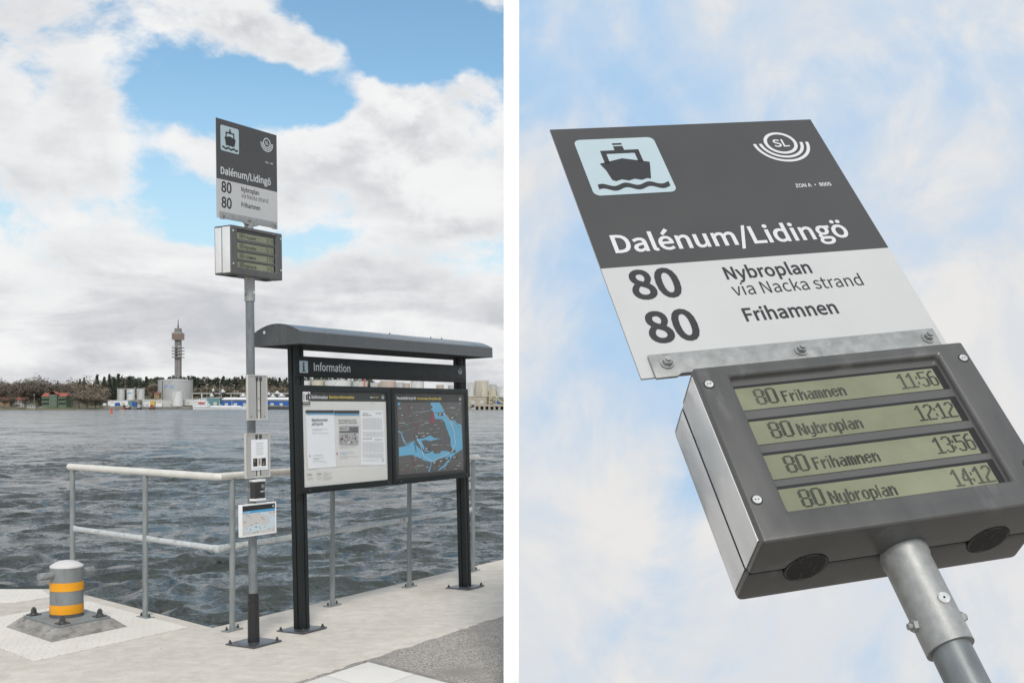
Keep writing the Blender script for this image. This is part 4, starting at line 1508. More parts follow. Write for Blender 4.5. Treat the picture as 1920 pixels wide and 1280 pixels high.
txt6('Pendelbåt linje 80', 111, 404, 273, 382, 0.018, 3)
txt6('Commuter ferry line 80', 283, 406, 489, 386, 0.018, 8)
txt6('Östermalm', 290, 698, 346, 688, 0.0, 3)
txt6('Djurgården', 410, 798, 465, 788, 0.0, 3)
txt6('Södermalm', 280, 978, 338, 968, 0.0, 3)
txt6('Lidingö', 568, 480, 606, 468, 0.0, 3)
txt6('Nacka', 622, 976, 652, 966, 0.0, 3)
txt6('Vasastan', 128, 610, 174, 600, 0.0, 3)
txt6('Gärdet', 350, 610, 384, 600, 0.0, 3)
c_ = p6(652, 398, TP + 0.0056)
roundel(mb, bfn(TP + 0.0056), c_[0], c_[1] + 0.002, 0.011, 3)
mb.build('map_print', ['map_land', 'map_water', 'ink_red', 'ink_white', 'map_line', 'paper_line', 'header_black', 'ink_green', 'ink_yellow'], c2, smooth=False)

# ================================================================== railing
rc = ground(412.5, 893.8, 1.105)
rl = ground(130.4, 874.5, 1.105)
q3, q6 = ground(435.5, 1181), ground(887, 1070)
dr = (q6 - q3).normalized()
ZT, ZM = 1.105, 0.600
corner = Vector((rc.x, rc.y, 0))
# keep the right hand run through the foot plates
kk_ = (corner - q3).dot(dr)
corner = q3 + dr * min(-0.10, kk_)
leftend = Vector((rl.x, rl.y, 0))
dl = (leftend - corner).normalized()
rail = thing('railing', 'tubular grey steel railing with cream top rail along the quay edge', 'railing', corner)


def rl_(p, z):
    return (p.x - corner.x, p.y - corner.y, z)


end_r = q6 + dr * 0.08
MB().tube([rl_(leftend, ZT), rl_(corner + dl * 0.02, ZT), rl_(corner + dr * 0.02, ZT), rl_(end_r, ZT)], 0.0265, n=18).build('top_rail', 'rail_paint', rail)
lposts = [leftend - dl * 0.05, Vector(ground(283, 1155.6))]
lposts[1] = corner + dl * (lposts[1] - corner).dot(dl)
rposts = [q3, ground(614.5, 1134), ground(763, 1099), q6]
rposts = [q3 + dr * (p - q3).dot(dr) for p in rposts]


def bar(p, q):
    """middle rail piece whose ends are flattened where they meet the posts"""
    v = q - p
    L = v.length
    u = v / L
    mb_ = MB()
    n = 14
    rings = []
    side = Vector((-u.y, u.x, 0))
    prof_ = [(0.0, 0.20, 1.25), (0.035, 0.35, 1.25), (0.085, 1, 1), (L - 0.085, 1, 1), (L - 0.035, 0.35, 1.25), (L, 0.20, 1.25)]
    for dist, sx, sz in prof_:
        c = p + u * dist
        for i in range(n):
            a = 2 * math.pi * i / n
            w = c + side * (math.cos(a) * 0.021 * sx)
            mb_.v.append((w.x - corner.x, w.y - corner.y, ZM + math.sin(a) * 0.021 * sz))
    for k in range(len(prof_) - 1):
        for i in range(n):
            j = (i + 1) % n
            mb_.f.append((k * n + i, k * n + j, (k + 1) * n + j, (k + 1) * n + i))
            mb_.m.append(0)
    mb_.f += [tuple(range(n - 1, -1, -1)), tuple((len(prof_) - 1) * n + i for i in range(n))]
    mb_.m += [0, 0]
    return mb_.build('middle_rail', 'rail_mid', rail)


bar(lposts[0], lposts[1])
bar(lposts[1], corner + dl * 0.002)
bar(corner + dr * 0.001, rposts[0])
for a, b_ in zip(rposts, rposts[1:]):
    bar(a, b_)
for i, p in enumerate(lposts + rposts):
    dv = dl if i < 2 else dr
    x, y = p.x - corner.x, p.y - corner.y
    mb = MB().cyl((x, y, 0.008), (x, y, ZT - 0.012), 0.0205, n=20)
    pp = mb.build('post', 'rail_post', rail)
    mb = MB()
    side = Vector((-dv.y, dv.x, 0))
    vs = []
    for z in (0.0, 0.010):
        for a, b_ in ((-0.075, -0.034), (0.075, -0.034), (0.075, 0.034), (-0.075, 0.034)):
            w = Vector((x, y, z)) + dv * a + side * b_
            vs.append(tuple(w))
    mb.add(vs, [(0, 3, 2, 1), (4, 5, 6, 7), (0, 1, 5, 4), (1, 2, 6, 5), (2, 3, 7, 6), (3, 0, 4, 7)])
    mb.build('foot_flange', 'rail_post', pp, bevel=0.002)
    for k in (-1, 1):
        w = Vector((x, y, 0)) + dv * (0.055 * k)
        MB().cyl((w.x, w.y, 0.010), (w.x, w.y, 0.022), 0.0105, n=6).cyl((w.x, w.y, 0.022), (w.x, w.y, 0.034), 0.006, n=10).build('nut', 'bolt', pp)

# ================================================================== bollard
bl_, bf_, br_ = ground(10.2, 1176), ground(96.5, 1205), ground(239.7, 1175.4)
bc = (bl_ + br_) / 2
ub, vb = (bf_ - bl_), (br_ - bf_)
bol = thing('mooring_bollard', 'grey steel mooring bollard with two orange bands on a concrete block', 'bollard', bc)
lu, lv = ub.length / 2, vb.length / 2
ub, vb = ub.normalized(), vb.normalized()


def bo(a, b_, z):
    w = ub * a + vb * b_
    return (w.x, w.y, z)


ins = 0.085
mb = MB()
vs = [bo(sx * lu, sy * lv, 0.004) for sx, sy in ((-1, -1), (1, -1), (1, 1), (-1, 1))] + [bo(sx * (lu - ins), sy * (lv - ins), 0.072) for sx, sy in ((-1, -1), (1, -1), (1, 1), (-1, 1))]
mb.add(vs, [(0, 3, 2, 1), (4, 5, 6, 7), (0, 1, 5, 4), (1, 2, 6, 5), (2, 3, 7, 6), (3, 0, 4, 7)])
mb.build('concrete_base', 'kerb_concrete', bol, bevel=0.004)
li, lj = lu - ins - 0.012, lv - ins - 0.012
mb = MB()
vs = [bo(sx * li, sy * lj, z) for z in (0.071, 0.086) for sx, sy in ((-1, -1), (1, -1), (1, 1), (-1, 1))]
mb.add(vs, [(0, 3, 2, 1), (4, 5, 6, 7), (0, 1, 5, 4), (1, 2, 6, 5), (2, 3, 7, 6), (3, 0, 4, 7)])
bpl = mb.build('base_plate', 'bollard_steel', bol, bevel=0.002)
for sx in (-1, 1):
    for sy in (-1, 1):
        a, b_ = sx * (li - 0.055), sy * (lj - 0.06)
        mb = MB()
        vs = [bo(a + ex * 0.042, b_ + ey * 0.042, z) for z in (0.086, 0.094) for ex, ey in ((-1, -1), (1, -1), (1, 1), (-1, 1))]
        mb.add(vs, [(0, 3, 2, 1), (4, 5, 6, 7), (0, 1, 5, 4), (1, 2, 6, 5), (2, 3, 7, 6), (3, 0, 4, 7)])
        c = bo(a, b_, 0)
        mb.cyl((c[0], c[1], 0.094), (c[0], c[1], 0.102), 0.028, 0.026, n=18).cyl((c[0], c[1], 0.102), (c[0], c[1], 0.118), 0.021, n=6).cyl((c[0], c[1], 0.118), (c[0], c[1], 0.132), 0.019, n=6).cyl((c[0], c[1], 0.132), (c[0], c[1], 0.142), 0.011, n=12)
        mb.build('anchor_nut', 'bolt', bpl)
RB = 0.112
drum = MB().lathe([(RB, 0.150), (RB, 0.445)], n=48).build('drum', 'bollard_steel', bol)
MB().lathe([(RB + 0.004, 0.086), (RB + 0.001, 0.095), (RB, 0.150)], n=48).build('drum_foot', 'bollard_foot', bol)
MB().lathe([(RB + 0.0012, 0.440), (RB + 0.0012, 0.449), (RB * 0.9, 0.459), (RB * 0.7, 0.473), (RB * 0.45, 0.483), (RB * 0.2, 0.488), (0.004, 0.490)], n=48).build('cap', 'bollard_cap', bol)
for z0, z1 in ((0.110, 0.176), (0.275, 0.336)):
    prof_ = [(RB - 0.001, z0), (RB + 0.0022, z0), (RB + 0.0022, z1), (RB - 0.001, z1)]
    MB().lathe(prof_, n=48).build('reflective_band', 'bollard_band', bol)
ang = math.atan2(vb.y, vb.x) - 0.05
cx_, sx_ = math.cos(ang), math.sin(ang)
mb = MB().cyl((-cx_ * 0.218, -sx_ * 0.218, 0.392), (cx_ * 0.218, sx_ * 0.218, 0.392), 0.0265, n=24)
mb.build('cross_bar', 'bollard_bar', bol, bevel=0.006)

# ================================================================== far shore
YS = 1050.0
NX, NY = 160, 40
xs = np.linspace(-1500, 1100, NX)
ys = YS + 900 * np.linspace(0, 1, NY) ** 1.6
prof_y = np.array([0, 8, 25, 60, 110, 200, 350, 600, 900])
prof_z = np.array([-1.6, 0.4, 1.4, 4.0, 9.0, 14, 20, 24, 24])
vs, fs = [], []
for j, y in enumerate(ys):
    for i, x in enumerate(xs):
        z = np.interp(y - YS, prof_y, prof_z) + (0 if j < 2 else 0.7 * math.sin(x * 0.05 + j) + 0.5 * math.sin(x * 0.13 + 2 * j))
        vs.append((x, y + 10 * math.sin(x * 0.011) + 4 * math.sin(x * 0.047), z))
for j in range(NY - 1):
    for i in range(NX - 1):
        a = j * NX + i
        fs.append((a, a + 1, a + NX + 1, a + NX))
land = MB().add(vs, fs).build('far_shore', 'far_grass')
tag(land, 'low wooded far shore across the harbour', kind='structure')


def gz(y):
    return float(np.interp(y - YS, prof_y, prof_z))


def clump(mb, c, rx, rz, n, size, shape='ball', mi=0, gaps=0.0):
    """a crown made of many small leaf-clump triangles through its volume"""
    for i in range(n):
        if shape == 'cone':
            h = random.random() ** 1.35
            a = random.uniform(0, 6.283)
            tier = 0.62 + 0.38 * abs(math.sin(h * 19))
            r = rx * (1 - h) ** 0.85 * tier * (0.45 + 0.55 * random.random() ** 0.4)
            p = Vector((c[0] + r * math.cos(a), c[1] + r * math.sin(a), c[2] + (h * 2 - 1) * rz))
            nd = Vector((math.cos(a), math.sin(a), -0.35))
        else:
            v = Vector((random.gauss(0, 1), random.gauss(0, 1), random.gauss(0, 1))).normalized() * (random.random() ** 0.36)
            lump = 1 + 0.28 * math.sin(v.x * 5 + c[0]) * math.sin(v.z * 4.3 + c[1]) + 0.15 * math.sin(v.x * 11 + v.z * 9)
            p = Vector((c[0] + v.x * rx * lump, c[1] + v.y * rx, c[2] + v.z * rz * lump))
            nd = v.normalized()
        s = size * random.uniform(0.6, 1.5)
        u = nd.orthogonal().normalized()
        w = nd.cross(u)
        a = random.uniform(0, 6.283)
        e1_ = u * math.cos(a) + w * math.sin(a) + Vector((0, 0, random.uniform(-0.2, 0.2)))
        e2_ = w * math.cos(a) - u * math.sin(a) + Vector((0, 0, random.uniform(-0.4, 0.4)))
        mb.add([p - e1_ * s, p + e1_ * s * 0.9 + e2_ * s * 0.3, p + e2_ * s * 1.1], [(0, 1, 2)], mi)


random.seed(5)
# the wood as one mass
mb = MB()
for i in range(1250):
    px = random.uniform(170, 700)
    Y = YS + random.uniform(190, 420)
    top = 711 + 3 * math.sin(px * 0.05) + random.uniform(-4, 14)
    if px < 190:
        continue
    x = (px - CX) / F * Y
    zt = EYE + (CY - top) / F * Y
    h = random.uniform(12, 20)
    k = random.random()
    kind = 0 if k < 0.45 else (1 if k < 0.85 else 2)
    if kind == 2:
        clump(mb, (x, Y, zt - h * 0.55), h * 0.33, h * 0.5, 60, 1.1, 'ball', 2)
    else:
        clump(mb, (x, Y, zt - h * 0.45), h * (0.26 if kind == 0 else 0.22), h * 0.5, 70, 1.25, 'cone' if kind == 0 else 'ball', kind)
    if h < zt:
        clump(mb, (x, Y, zt - h * 1.2), h * 0.35, h * 0.4, 34, 1.7, 'ball', random.choice((1, 2, 2)))
tag(mb.build('pine_wood', ['conifer', 'pine', 'bare'], smooth=False, fixn=False), 'dark pine wood on the ridge behind the tanks', 'wood', kind='stuff')
mb = MB()
for i in range(440):
    px = random.uniform(-160, 205) if i < 330 else random.uniform(190, 560)
    Y = YS + (random.uniform(45, 200) if i < 330 else random.uniform(130, 190))
    top = (712 + 6 * math.sin(px * 0.07) + random.uniform(-3, 20)) if i < 330 else random.uniform(722, 736)
    x = (px - CX) / F * Y
    zt = EYE + (CY - top) / F * Y
    zb = gz(Y)
    h = max(5.0, zt - zb)
    clump(mb, (x, Y, zb + h * 0.55), max(4.0, h * 0.38), h * 0.48, 230, 0.9, 'ball', random.choice((0, 0, 0, 1)) if i < 330 else random.choice((0, 1, 1)))
    mb.cyl((x, Y, zb - 1), (x, Y, zb + h * 0.6), 0.25, 0.12, n=5, mi=2, cap=False)
tag(mb.build('bare_wood', ['bare', 'bare_light', 'bark'], smooth=False, fixn=False), 'brown leafless wood along the far shore', 'wood', kind='stuff')

# single trees one can tell apart
templates = {}


def tree_mesh(kind, var):
    k = (kind, var)
    if k not in templates:
        mb_ = MB()
        if kind == 'conifer':
            clump(mb_, (0, 0, 0.54), 0.21, 0.46, 420, 0.036, 'cone')
            cm = 'conifer'
        elif kind == 'pine':
            for q in range(5):
                clump(mb_, (random.uniform(-0.10, 0.10), random.uniform(-0.1, 0.1), 0.55 + 0.085 * q), 0.15 - 0.015 * q, 0.09, 70, 0.034, 'ball')
            cm = 'pine'
        else:
            for q in range(6):
                clump(mb_, (random.uniform(-0.2, 0.2), random.uniform(-0.2, 0.2), random.uniform(0.38, 0.72)), 0.20, 0.22, 230, 0.025, 'ball')
            cm = 'bare' if kind == 'bare' else 'bare_light'
        o_ = mb_.build('crown', cm, smooth=False, fixn=False)
        t_ = MB().cyl((0, 0, -0.05), (0, 0, 0.75), 0.017, 0.005, n=7)
        for q in range(5):
            a = random.uniform(0, 6.28)
            z = random.uniform(0.28, 0.55)
            t_.cyl((0, 0, z), (0.16 * math.cos(a), 0.16 * math.sin(a), z + 0.14), 0.004, 0.001, n=5)
        t2 = t_.build('trunk', 'bark')
        templates[k] = (o_.data, t2.data)
        bpy.data.objects.remove(o_)
        bpy.data.objects.remove(t2)
    return templates[k]


def tree(kind, px, top, Y, name, label, group, wide=1.0):
    x = (px - CX) / F * Y
    zb = gz(Y) - 0.5
    h = EYE + (CY - top) / F * Y - zb
    t_ = thing(name, label, 'tree', (x, Y, zb), random.uniform(0, 6.28), group)
    t_.scale = (h * wide, h * wide, h)
    cr, tk = tree_mesh(kind, random.randrange(3))
    put('crown', cr, t_)
    put('trunk', tk, t_)


for px, top, Y, w in ((158, 708, 1120, 1.0), (108, 714, 1180, 0.9), (182, 703, 1130, 1.25), (195, 707, 1135, 1.1), (205, 703, 1140, 1.1), (222, 701, 1128, 1.25), (214, 708, 1150, 1.0), (231, 712, 1160, 0.9), (242, 707, 1132, 1.2), (264, 716, 1138, 0.9), (150, 710, 1170, 1.0)):
    tree('conifer', px, top, Y, 'spruce_tree', 'dark green spruce in the clump left of the storage tanks', 'spruces left of the tanks', w)
for px, top in ((276, 704), (285, 706), (296, 703), (305, 706), (366, 704), (378, 707), (389, 703), (398, 707), (410, 704), (421, 703), (432, 707), (446, 704), (456, 703), (502, 706), (512, 708), (524, 706), (532, 709), (545, 707)):
    tree(random.choice(('pine', 'conifer', 'pine')), px + random.uniform(-2, 2), top + 2.0, 1270 + random.uniform(-25, 25), 'pine_tree', 'tall pine standing above the wood on the ridge', 'pines on the ridge', 1.5)
for px, top, Y, kind, w in ((2, 722, 1085, 'bare', 1.2), (14, 716, 1090, 'bare', 1.1), (30, 720, 1088, 'bare', 1.2), (48, 712, 1095, 'bare', 1.1), (62, 718, 1090, 'bare', 1.2), (75, 709, 1100, 'bare', 1.1), (92, 716, 1098, 'bare', 1.1), (112, 712, 1100, 'bare', 1.2), (128, 717, 1090, 'bare', 1.2), (6, 740, 1060, 'bare', 1.3), (22, 738, 1061, 'bare', 1.2), (47, 740, 1060, 'bare', 1.1)):
    tree(kind, px, top, Y, 'bare_tree', 'tall leafless brown tree among the shore houses', 'leafless trees by the shore houses', w)
for px, top, w in ((148, 727, 1.5), (163, 724, 1.5), (179, 728, 1.5), (188, 736, 1.5)):
    tree('light', px, top, 1066, 'bare_tree', 'low pale brown leafless tree at the water right of the green house', 'pale leafless trees by the water', w)
for px, top in ((284, 712), (276, 722), (388, 722), (372, 724), (402, 726), (415, 722), (520, 722), (508, 724), (440, 724)):
    tree('light', px, top, 1190, 'bare_tree', 'leafless light brown tree on the slope behind the tanks', 'leafless trees behind the tanks', 1.3)


def box_px(mb, x0, x1, ytop, ybot, Y, dep, mi=0):
    a, b_ = at(x0, ybot, Y), at(x1, ytop, Y)
    mb.box((a.x, Y, a.z), (b_.x, Y + dep, b_.z), mi)


# television tower
Yt = 2050.0
tb0 = at(334, 704, Yt)
tw = thing('television_tower', 'tall grey concrete television tower rising over the ridge', 'tower', (tb0.x, Yt, 20))
ut = Yt / F


def tz(py):
    return EYE + (CY - py) * ut - 20


mb = MB()
hw = 4.9 * ut
for sx in (-1, 1):
    for sy in (-1, 1):
        mb.box((sx * hw * 0.10, sy * hw * 0.10, 0), (sx * hw, sy * hw, tz(637)))
mb.box((-hw * 0.86, -hw * 0.86, 0), (hw * 0.86, hw * 0.86, tz(637)))
sh = mb.build('shaft', 'tower_concrete', tw, smooth=False)
for y in (652.0, 657.8, 663.4, 669.6):
    MB().box((-9 * ut, -9 * ut, tz(y + 0.8)), (9 * ut, 9 * ut, tz(y - 0.5))).build('antenna_deck', 'tower_concrete', tw, smooth=False)
    for q in (-7, -3.5, 3.5, 7):
        MB().lathe([(0.2, 0.0), (1.2, 0.2), (1.2, 2.2), (0.2, 2.4)], n=8, c=(q * ut, -9 * ut, tz(y) + 1)).build('dish', 'tank_grey', tw)
mb = MB()
for r, z0, z1, k in ((9.0, 637, 635.4, 0), (8.6, 635.4, 632.2, 1), (9.0, 632.2, 630.8, 0), (8.6, 630.8, 627.4, 1), (9.0, 627.4, 625.8, 0)):
    mb.box((-r * ut, -r * ut, tz(z0)), (r * ut, r * ut, tz(z1) - 0.01), k)
pod = mb.build('observation_pod', ['tower_concrete', 'tower_window'], tw, smooth=False)
mb = MB()
vs = [(sx * 9 * ut, sy * 9 * ut, tz(625.8)) for sx, sy in ((-1, -1), (1, -1), (1, 1), (-1, 1))] + [(sx * 5.2 * ut, sy * 5.2 * ut, tz(621.6)) for sx, sy in ((-1, -1), (1, -1), (1, 1), (-1, 1))]
mb.add(vs, [(0, 3, 2, 1), (4, 5, 6, 7), (0, 1, 5, 4), (1, 2, 6, 5), (2, 3, 7, 6), (3, 0, 4, 7)])
mb.box((-5 * ut, -5 * ut, tz(621.6)), (5 * ut, 5 * ut, tz(615.4)))
mb.build('pod_roof', 'tower_concrete', tw, smooth=False)
for i in range(9):
    x = (-7.6 + 15.2 * i / 8) * ut
    MB().box((x - 0.25, -9.05 * ut, tz(635.4)), (x + 0.25, -8.6 * ut, tz(627.4))).build('mullion', 'tower_concrete', tw, smooth=False)
MB().cyl((0, 0, tz(615.4)), (0, 0, tz(609)), 1.3 * ut, 1.1 * ut, n=10).cyl((0, 0, tz(609)), (0, 0, tz(598.5)), 0.95 * ut, 0.5 * ut, n=8).build('mast', 'steel_dark', tw)


# storage tanks
def tank(x0, x1, ytop, ybot, Y, material, label, dome=0.06, rail_=True, group='storage tanks across the water', sink=2.0):
    u = Y / F
    c = at((x0 + x1) / 2, ybot, Y)
    r = (x1 - x0) / 2 * u
    h = (ybot - ytop) * u
    t_ = thing('storage_tank', label, 'tank', (c.x, Y, c.z - sink), None, group)
    MB().lathe([(r, 0), (r, h + sink)], n=36).build('tank_wall', material, t_)
    rise = max(0.4, dome * 2 * r)
    MB().lathe([(r * 1.008, h + sink - 0.1), (r * 1.008, h + sink + 0.2), (r * 0.8, h + sink + rise * 0.45), (r * 0.45, h + sink + rise * 0.83), (0.3, h + sink + rise)], n=36).build('tank_roof', material, t_)
    if rail_:
        mb_ = MB()
        for i in range(24):
            a = 2 * math.pi * i / 24
            mb_.box((r * math.cos(a) - 0.06, r * math.sin(a) - 0.06, h + sink + 0.2), (r * math.cos(a) + 0.06, r * math.sin(a) + 0.06, h + sink + 1.2))
        mb_.build('roof_railing', 'tank_grey', t_, smooth=False)
    mb_ = MB()
    n = 10
    for i in range(n + 1):
        a = -math.pi / 2 - 0.9 + 1.0 * i / n
        z = (h + sink) * i / n
        mb_.box((r * 1.02 * math.cos(a) - 0.4, r * 1.02 * math.sin(a) - 0.4, z - 0.15), (r * 1.02 * math.cos(a) + 0.4, r * 1.02 * math.sin(a) + 0.4, z + 0.15))
    mb_.build('stair', 'tank_grey', t_, smooth=False)
    return t_, r, h + sink


tk, r, h = tank(298, 360, 713.5, 746, 1150, 'tank_mid', 'largest grey domed tank with blue letters below the tower', 0.055)
mb = MB()


def on_tank(u, v):
    a = -math.pi / 2 + u / r
    return (r * 1.003 * math.cos(a), r * 1.003 * math.sin(a), v)


text(mb, 'M', on_tank, -5.5, h - 8.3, 3.2, 3.6, 0.004)
text(mb, 'bil', on_tank, 0.6, h - 8.3, 4.2, 3.6, 0.004)
mb.build('lettering', 'logo_blue', tk, smooth=False)
MB().box((-r * 0.46, -r * 0.93, 0), (-r * 0.44, -r * 0.87, h)).build('drain_pipe', 'steel_dark', tk, smooth=False)
tank(322.5, 343, 734, 757.5, 1095, 'tank_white', 'plain pale tank standing before the largest domed tank', 0.03)
tank(220, 234, 729.5, 746, 1120, 'tank_grey', 'small grey tank at the spruces, leftmost of three alike', 0.05)
tk, r, h = tank(238, 253, 729.5, 746, 1120, 'tank_white', 'small pale tank with a white and blue name board', 0.05)
mb = MB().rect(-2.9, h - 5.4, 2.9, h - 2.6, on_tank, 0)
mb.build('name_board', 'shed_white', tk, smooth=False)
mb = MB()
for a, b_ in ((-2.3, -1.7), (-1.4, -0.5), (-0.35, 0.45), (0.6, 1.3), (1.45, 2.3)):      # name too small to read
    mb.rect(a, h - 4.6, b_, h - 3.4, lambda u, v: tuple(p * k for p, k in zip(on_tank(u, v), (1.004, 1.004, 1.0))), 0)
mb.build('lettering', 'logo_blue', tk, smooth=False)
tank(257, 271, 729.5, 746, 1120, 'tank_grey', 'small grey tank right of the tank with the name board', 0.05)
for x0, x1, yt, m_, lab in ((560, 583, 714, 'tank_white', 'pale tank seen over the notice case, next to the board post'), (584, 608, 713, 'tank_rust', 'tan stained tank seen between header panel and notice case'), (609, 660, 713.5, 'tank_white', 'broad pale tank seen under the word Information'),
                            (661, 690, 715, 'tank_grey', 'grey tank behind the orange chimney'), (694, 712, 718, 'tank_grey', 'low domed grey tank right of the orange chimney'), (713, 742, 714.5, 'tank_pink', 'pinkish tank seen over the joint of the notice cases'),
                            (743, 757, 717.5, 'tank_grey', 'small grey tank beside the pinkish tank'), (757.5, 768.5, 719, 'tank_pink', 'small pinkish tank beside the tall white tank'), (770, 795, 714, 'tank_white', 'tall white tank seen over the route map case'),
                            (818, 832, 722, 'tank_pink', 'low pinkish tank right of the tall white tank'), (840, 866, 723, 'tank_grey', 'low grey tank behind the right board post')):
    tank(x0, x1, yt, 750, 1180, m_, lab, 0.03)
MB()
ch = at(683, 750, 1160)
MB().lathe([(0.75, 0), (0.7, 22)], n=12, c=(0, 0, 0)).build('chimney', 'far_orange', None, (ch.x, 1160, ch.z))
tag(bpy.data.objects['chimney'], 'slim orange chimney among the tanks', 'chimney')
for x0, x1, yt, Y, m_, lab in ((876.5, 891, 717.5, 1120, 'tank_white', 'narrow white tank right of the board, beside the stained tank'), (890.5, 916, 714.5, 1110, 'tank_rust', 'tall rust stained white tank right of the board'), (917, 931, 721, 1140, 'tank_grey', 'grey tank behind the cream loading tower'), (931.5, 948, 725, 1105, 'tank_white', 'white tank with a railed top by the white divider')):
    tank(x0, x1, yt, 743, Y, m_, lab, 0.03)


# houses
def house(name, label, x0, x1, yeave, ybase, yridge, Y, wall, roof_m, wins, storeys, gable=None, dep=11):
    u = Y / F
    a, b_ = at(x0, ybase, Y), at(x1, yeave, Y)
    t_ = thing(name, label, 'house', (a.x, Y, a.z - 1.5), None, 'houses on the far shore')
    w, h = b_.x - a.x, b_.z - a.z + 1.5
    rz = EYE + (CY - yridge) * u - (a.z - 1.5)
    MB().box((0, 0, 0), (w, dep, h)).build('wall', wall, t_, smooth=False)
    mb_ = MB()
    o_ = 0.7
    mb_.add([(-o_, -o_, h), (w + o_, -o_, h), (w + o_, dep + o_, h), (-o_, dep + o_, h), (-o_ * 0.5, dep / 2, rz), (w + o_ * 0.5, dep / 2, rz)], [(0, 1, 5, 4), (2, 3, 4, 5), (0, 4, 3), (1, 2, 5), (0, 3, 2, 1)])
    rf = mb_.build('roof', roof_m, t_, smooth=False)
    MB().box((w * 0.3, dep * 0.45, rz - 1), (w * 0.3 + 0.9, dep * 0.45 + 0.9, rz + 1.3)).build('chimney', roof_m, rf, smooth=False)
    for s_ in range(storeys):
        for k in range(wins):
            cxw = w * (k + 0.5) / wins
            z0 = 1.5 + (h - 1.5) * (s_ + 0.28) / storeys
            wn_ = MB().box((cxw - 0.62, -0.10, z0), (cxw + 0.62, -0.002, z0 + 1.6)).build('window', 'house_white', t_, smooth=False)
            MB().box((cxw - 0.47, -0.14, z0 + 0.15), (cxw + 0.47, -0.101, z0 + 1.45)).build('pane', 'pane', wn_, smooth=False)
    return t_, w, h, rz


t_, w, h, rz = house('wooden_villa', 'green wooden villa with red tiled roofs at the water', 79, 124, 743, 760.5, 736.5, 1068, 'house_green', 'roof_red', 7, 3)
# front bay with its own gable, balconies and a spire
bxm = w / 2
MB().box((bxm - 3.6, -2.4, 0), (bxm + 3.6, -0.15, h + 2.0)).build('bay', 'house_green', t_, smooth=False)
mb = MB()
gzr = rz + 1.6
mb.add([(bxm - 4.2, -3.0, h + 1.9), (bxm + 4.2, -3.0, h + 1.9), (bxm, -3.0, gzr), (bxm - 4.2, 6, h + 1.9), (bxm + 4.2, 6, h + 1.9), (bxm, 6, gzr)], [(0, 2, 5, 3), (1, 4, 5, 2), (3, 5, 4)])
mb.build('bay_roof', 'roof_red', t_, smooth=False)
MB().cyl((bxm, 1, gzr - 1), (bxm, 1, gzr + 4.2), 0.35, 0.08, n=8).build('spire', 'house_green', t_)
for s_ in range(3):
    for k in (-2.4, 0, 2.4):
        z0 = 1.8 + s_ * 4.0
        wn_ = MB().box((bxm + k - 0.7, -2.52, z0), (bxm + k + 0.7, -2.402, z0 + 2.0)).build('window', 'house_white', t_, smooth=False)
        MB().box((bxm + k - 0.52, -2.56, z0 + 0.2), (bxm + k + 0.52, -2.521, z0 + 1.8)).build('pane', 'pane', wn_, smooth=False)
for s_ in (4.4, 8.3):
    MB().box((0.2, -1.8, s_), (bxm - 4.4, -0.15, s_ + 0.25)).box((0.2, -1.8, s_ + 0.25), (bxm - 4.4, -1.7, s_ + 1.2)).build('balcony', 'house_green', t_, smooth=False)
    MB().box((bxm + 4.4, -1.8, s_), (w - 0.2, -0.15, s_ + 0.25)).box((bxm + 4.4, -1.8, s_ + 0.25), (w - 0.2, -1.7, s_ + 1.2)).build('balcony', 'house_green', t_, smooth=False)
house('cottage', 'yellow house with red roof among bare trees', -6, 18, 750, 763, 745.5, 1072, 'house_yellow', 'roof_red', 5, 2)
house('cottage', 'whitish house with red roof left of the green villa', 24, 45, 749.5, 763, 745.5, 1070, 'house_white', 'roof_red', 4, 2)
house('boathouse', 'low cream boathouse close to the water by the green villa', 48, 66, 757.5, 764.5, 755, 1062, 'house_white', 'far_grass', 4, 1, dep=7)
house('brick_shed', 'small orange brick shed beside the largest tank', 289, 298, 737, 744, 735.5, 1120, 'house_yellow', 'roof_red', 2, 1, dep=6)


# industrial sheds, containers and vehicles on the quay opposite
def shed(name, label, cat, x0, x1, yt, yb_, Y, walls, roofc=None, dep=12, arch=0.0, stripes=None, group=None):
    u = Y / F
    a, b_ = at(x0, yb_, Y), at(x1, yt, Y)
    t_ = thing(name, label, cat, (a.x, Y, a.z - 1.0), None, group)
    w, h = b_.x - a.x, b_.z - a.z + 1.0
    MB().box((0, 0, 0), (w, dep, h - arch)).build('wall', walls, t_, smooth=False)
    mb_ = MB()
    n = 10
    for s_ in (-0.3, w + 0.3):
        for i in range(n + 1):
            q = i / n
            mb_.v.append((s_, -0.3 + (dep + 0.6) * q, h - arch + 0.02 + max(0.25, arch) * math.sin(math.pi * (0.12 + 0.76 * q))))
    for i in range(n):
        mb_.f.append((i, i + 1, n + 2 + i, n + 1 + i))
        mb_.m.append(0)
    mb_.f += [tuple(range(n + 1)), tuple(range(2 * n + 1, n, -1)), (0, n + 1, 2 * n + 1, n)]
    mb_.m += [0, 0, 0]
    mb_.build('roof', roofc or walls, t_, smooth=False)
    k = max(1, int(w / 8))
    for i in range(k):
        cxw = w * (i + 0.5) / k
        MB().box((cxw - min(1.6, w * 0.25), -0.12, 0.9), (cxw + min(1.6, w * 0.25), -0.002, min(h * 0.6, 4.4))).build('door', 'tank_grey', t_, smooth=False)
    return t_


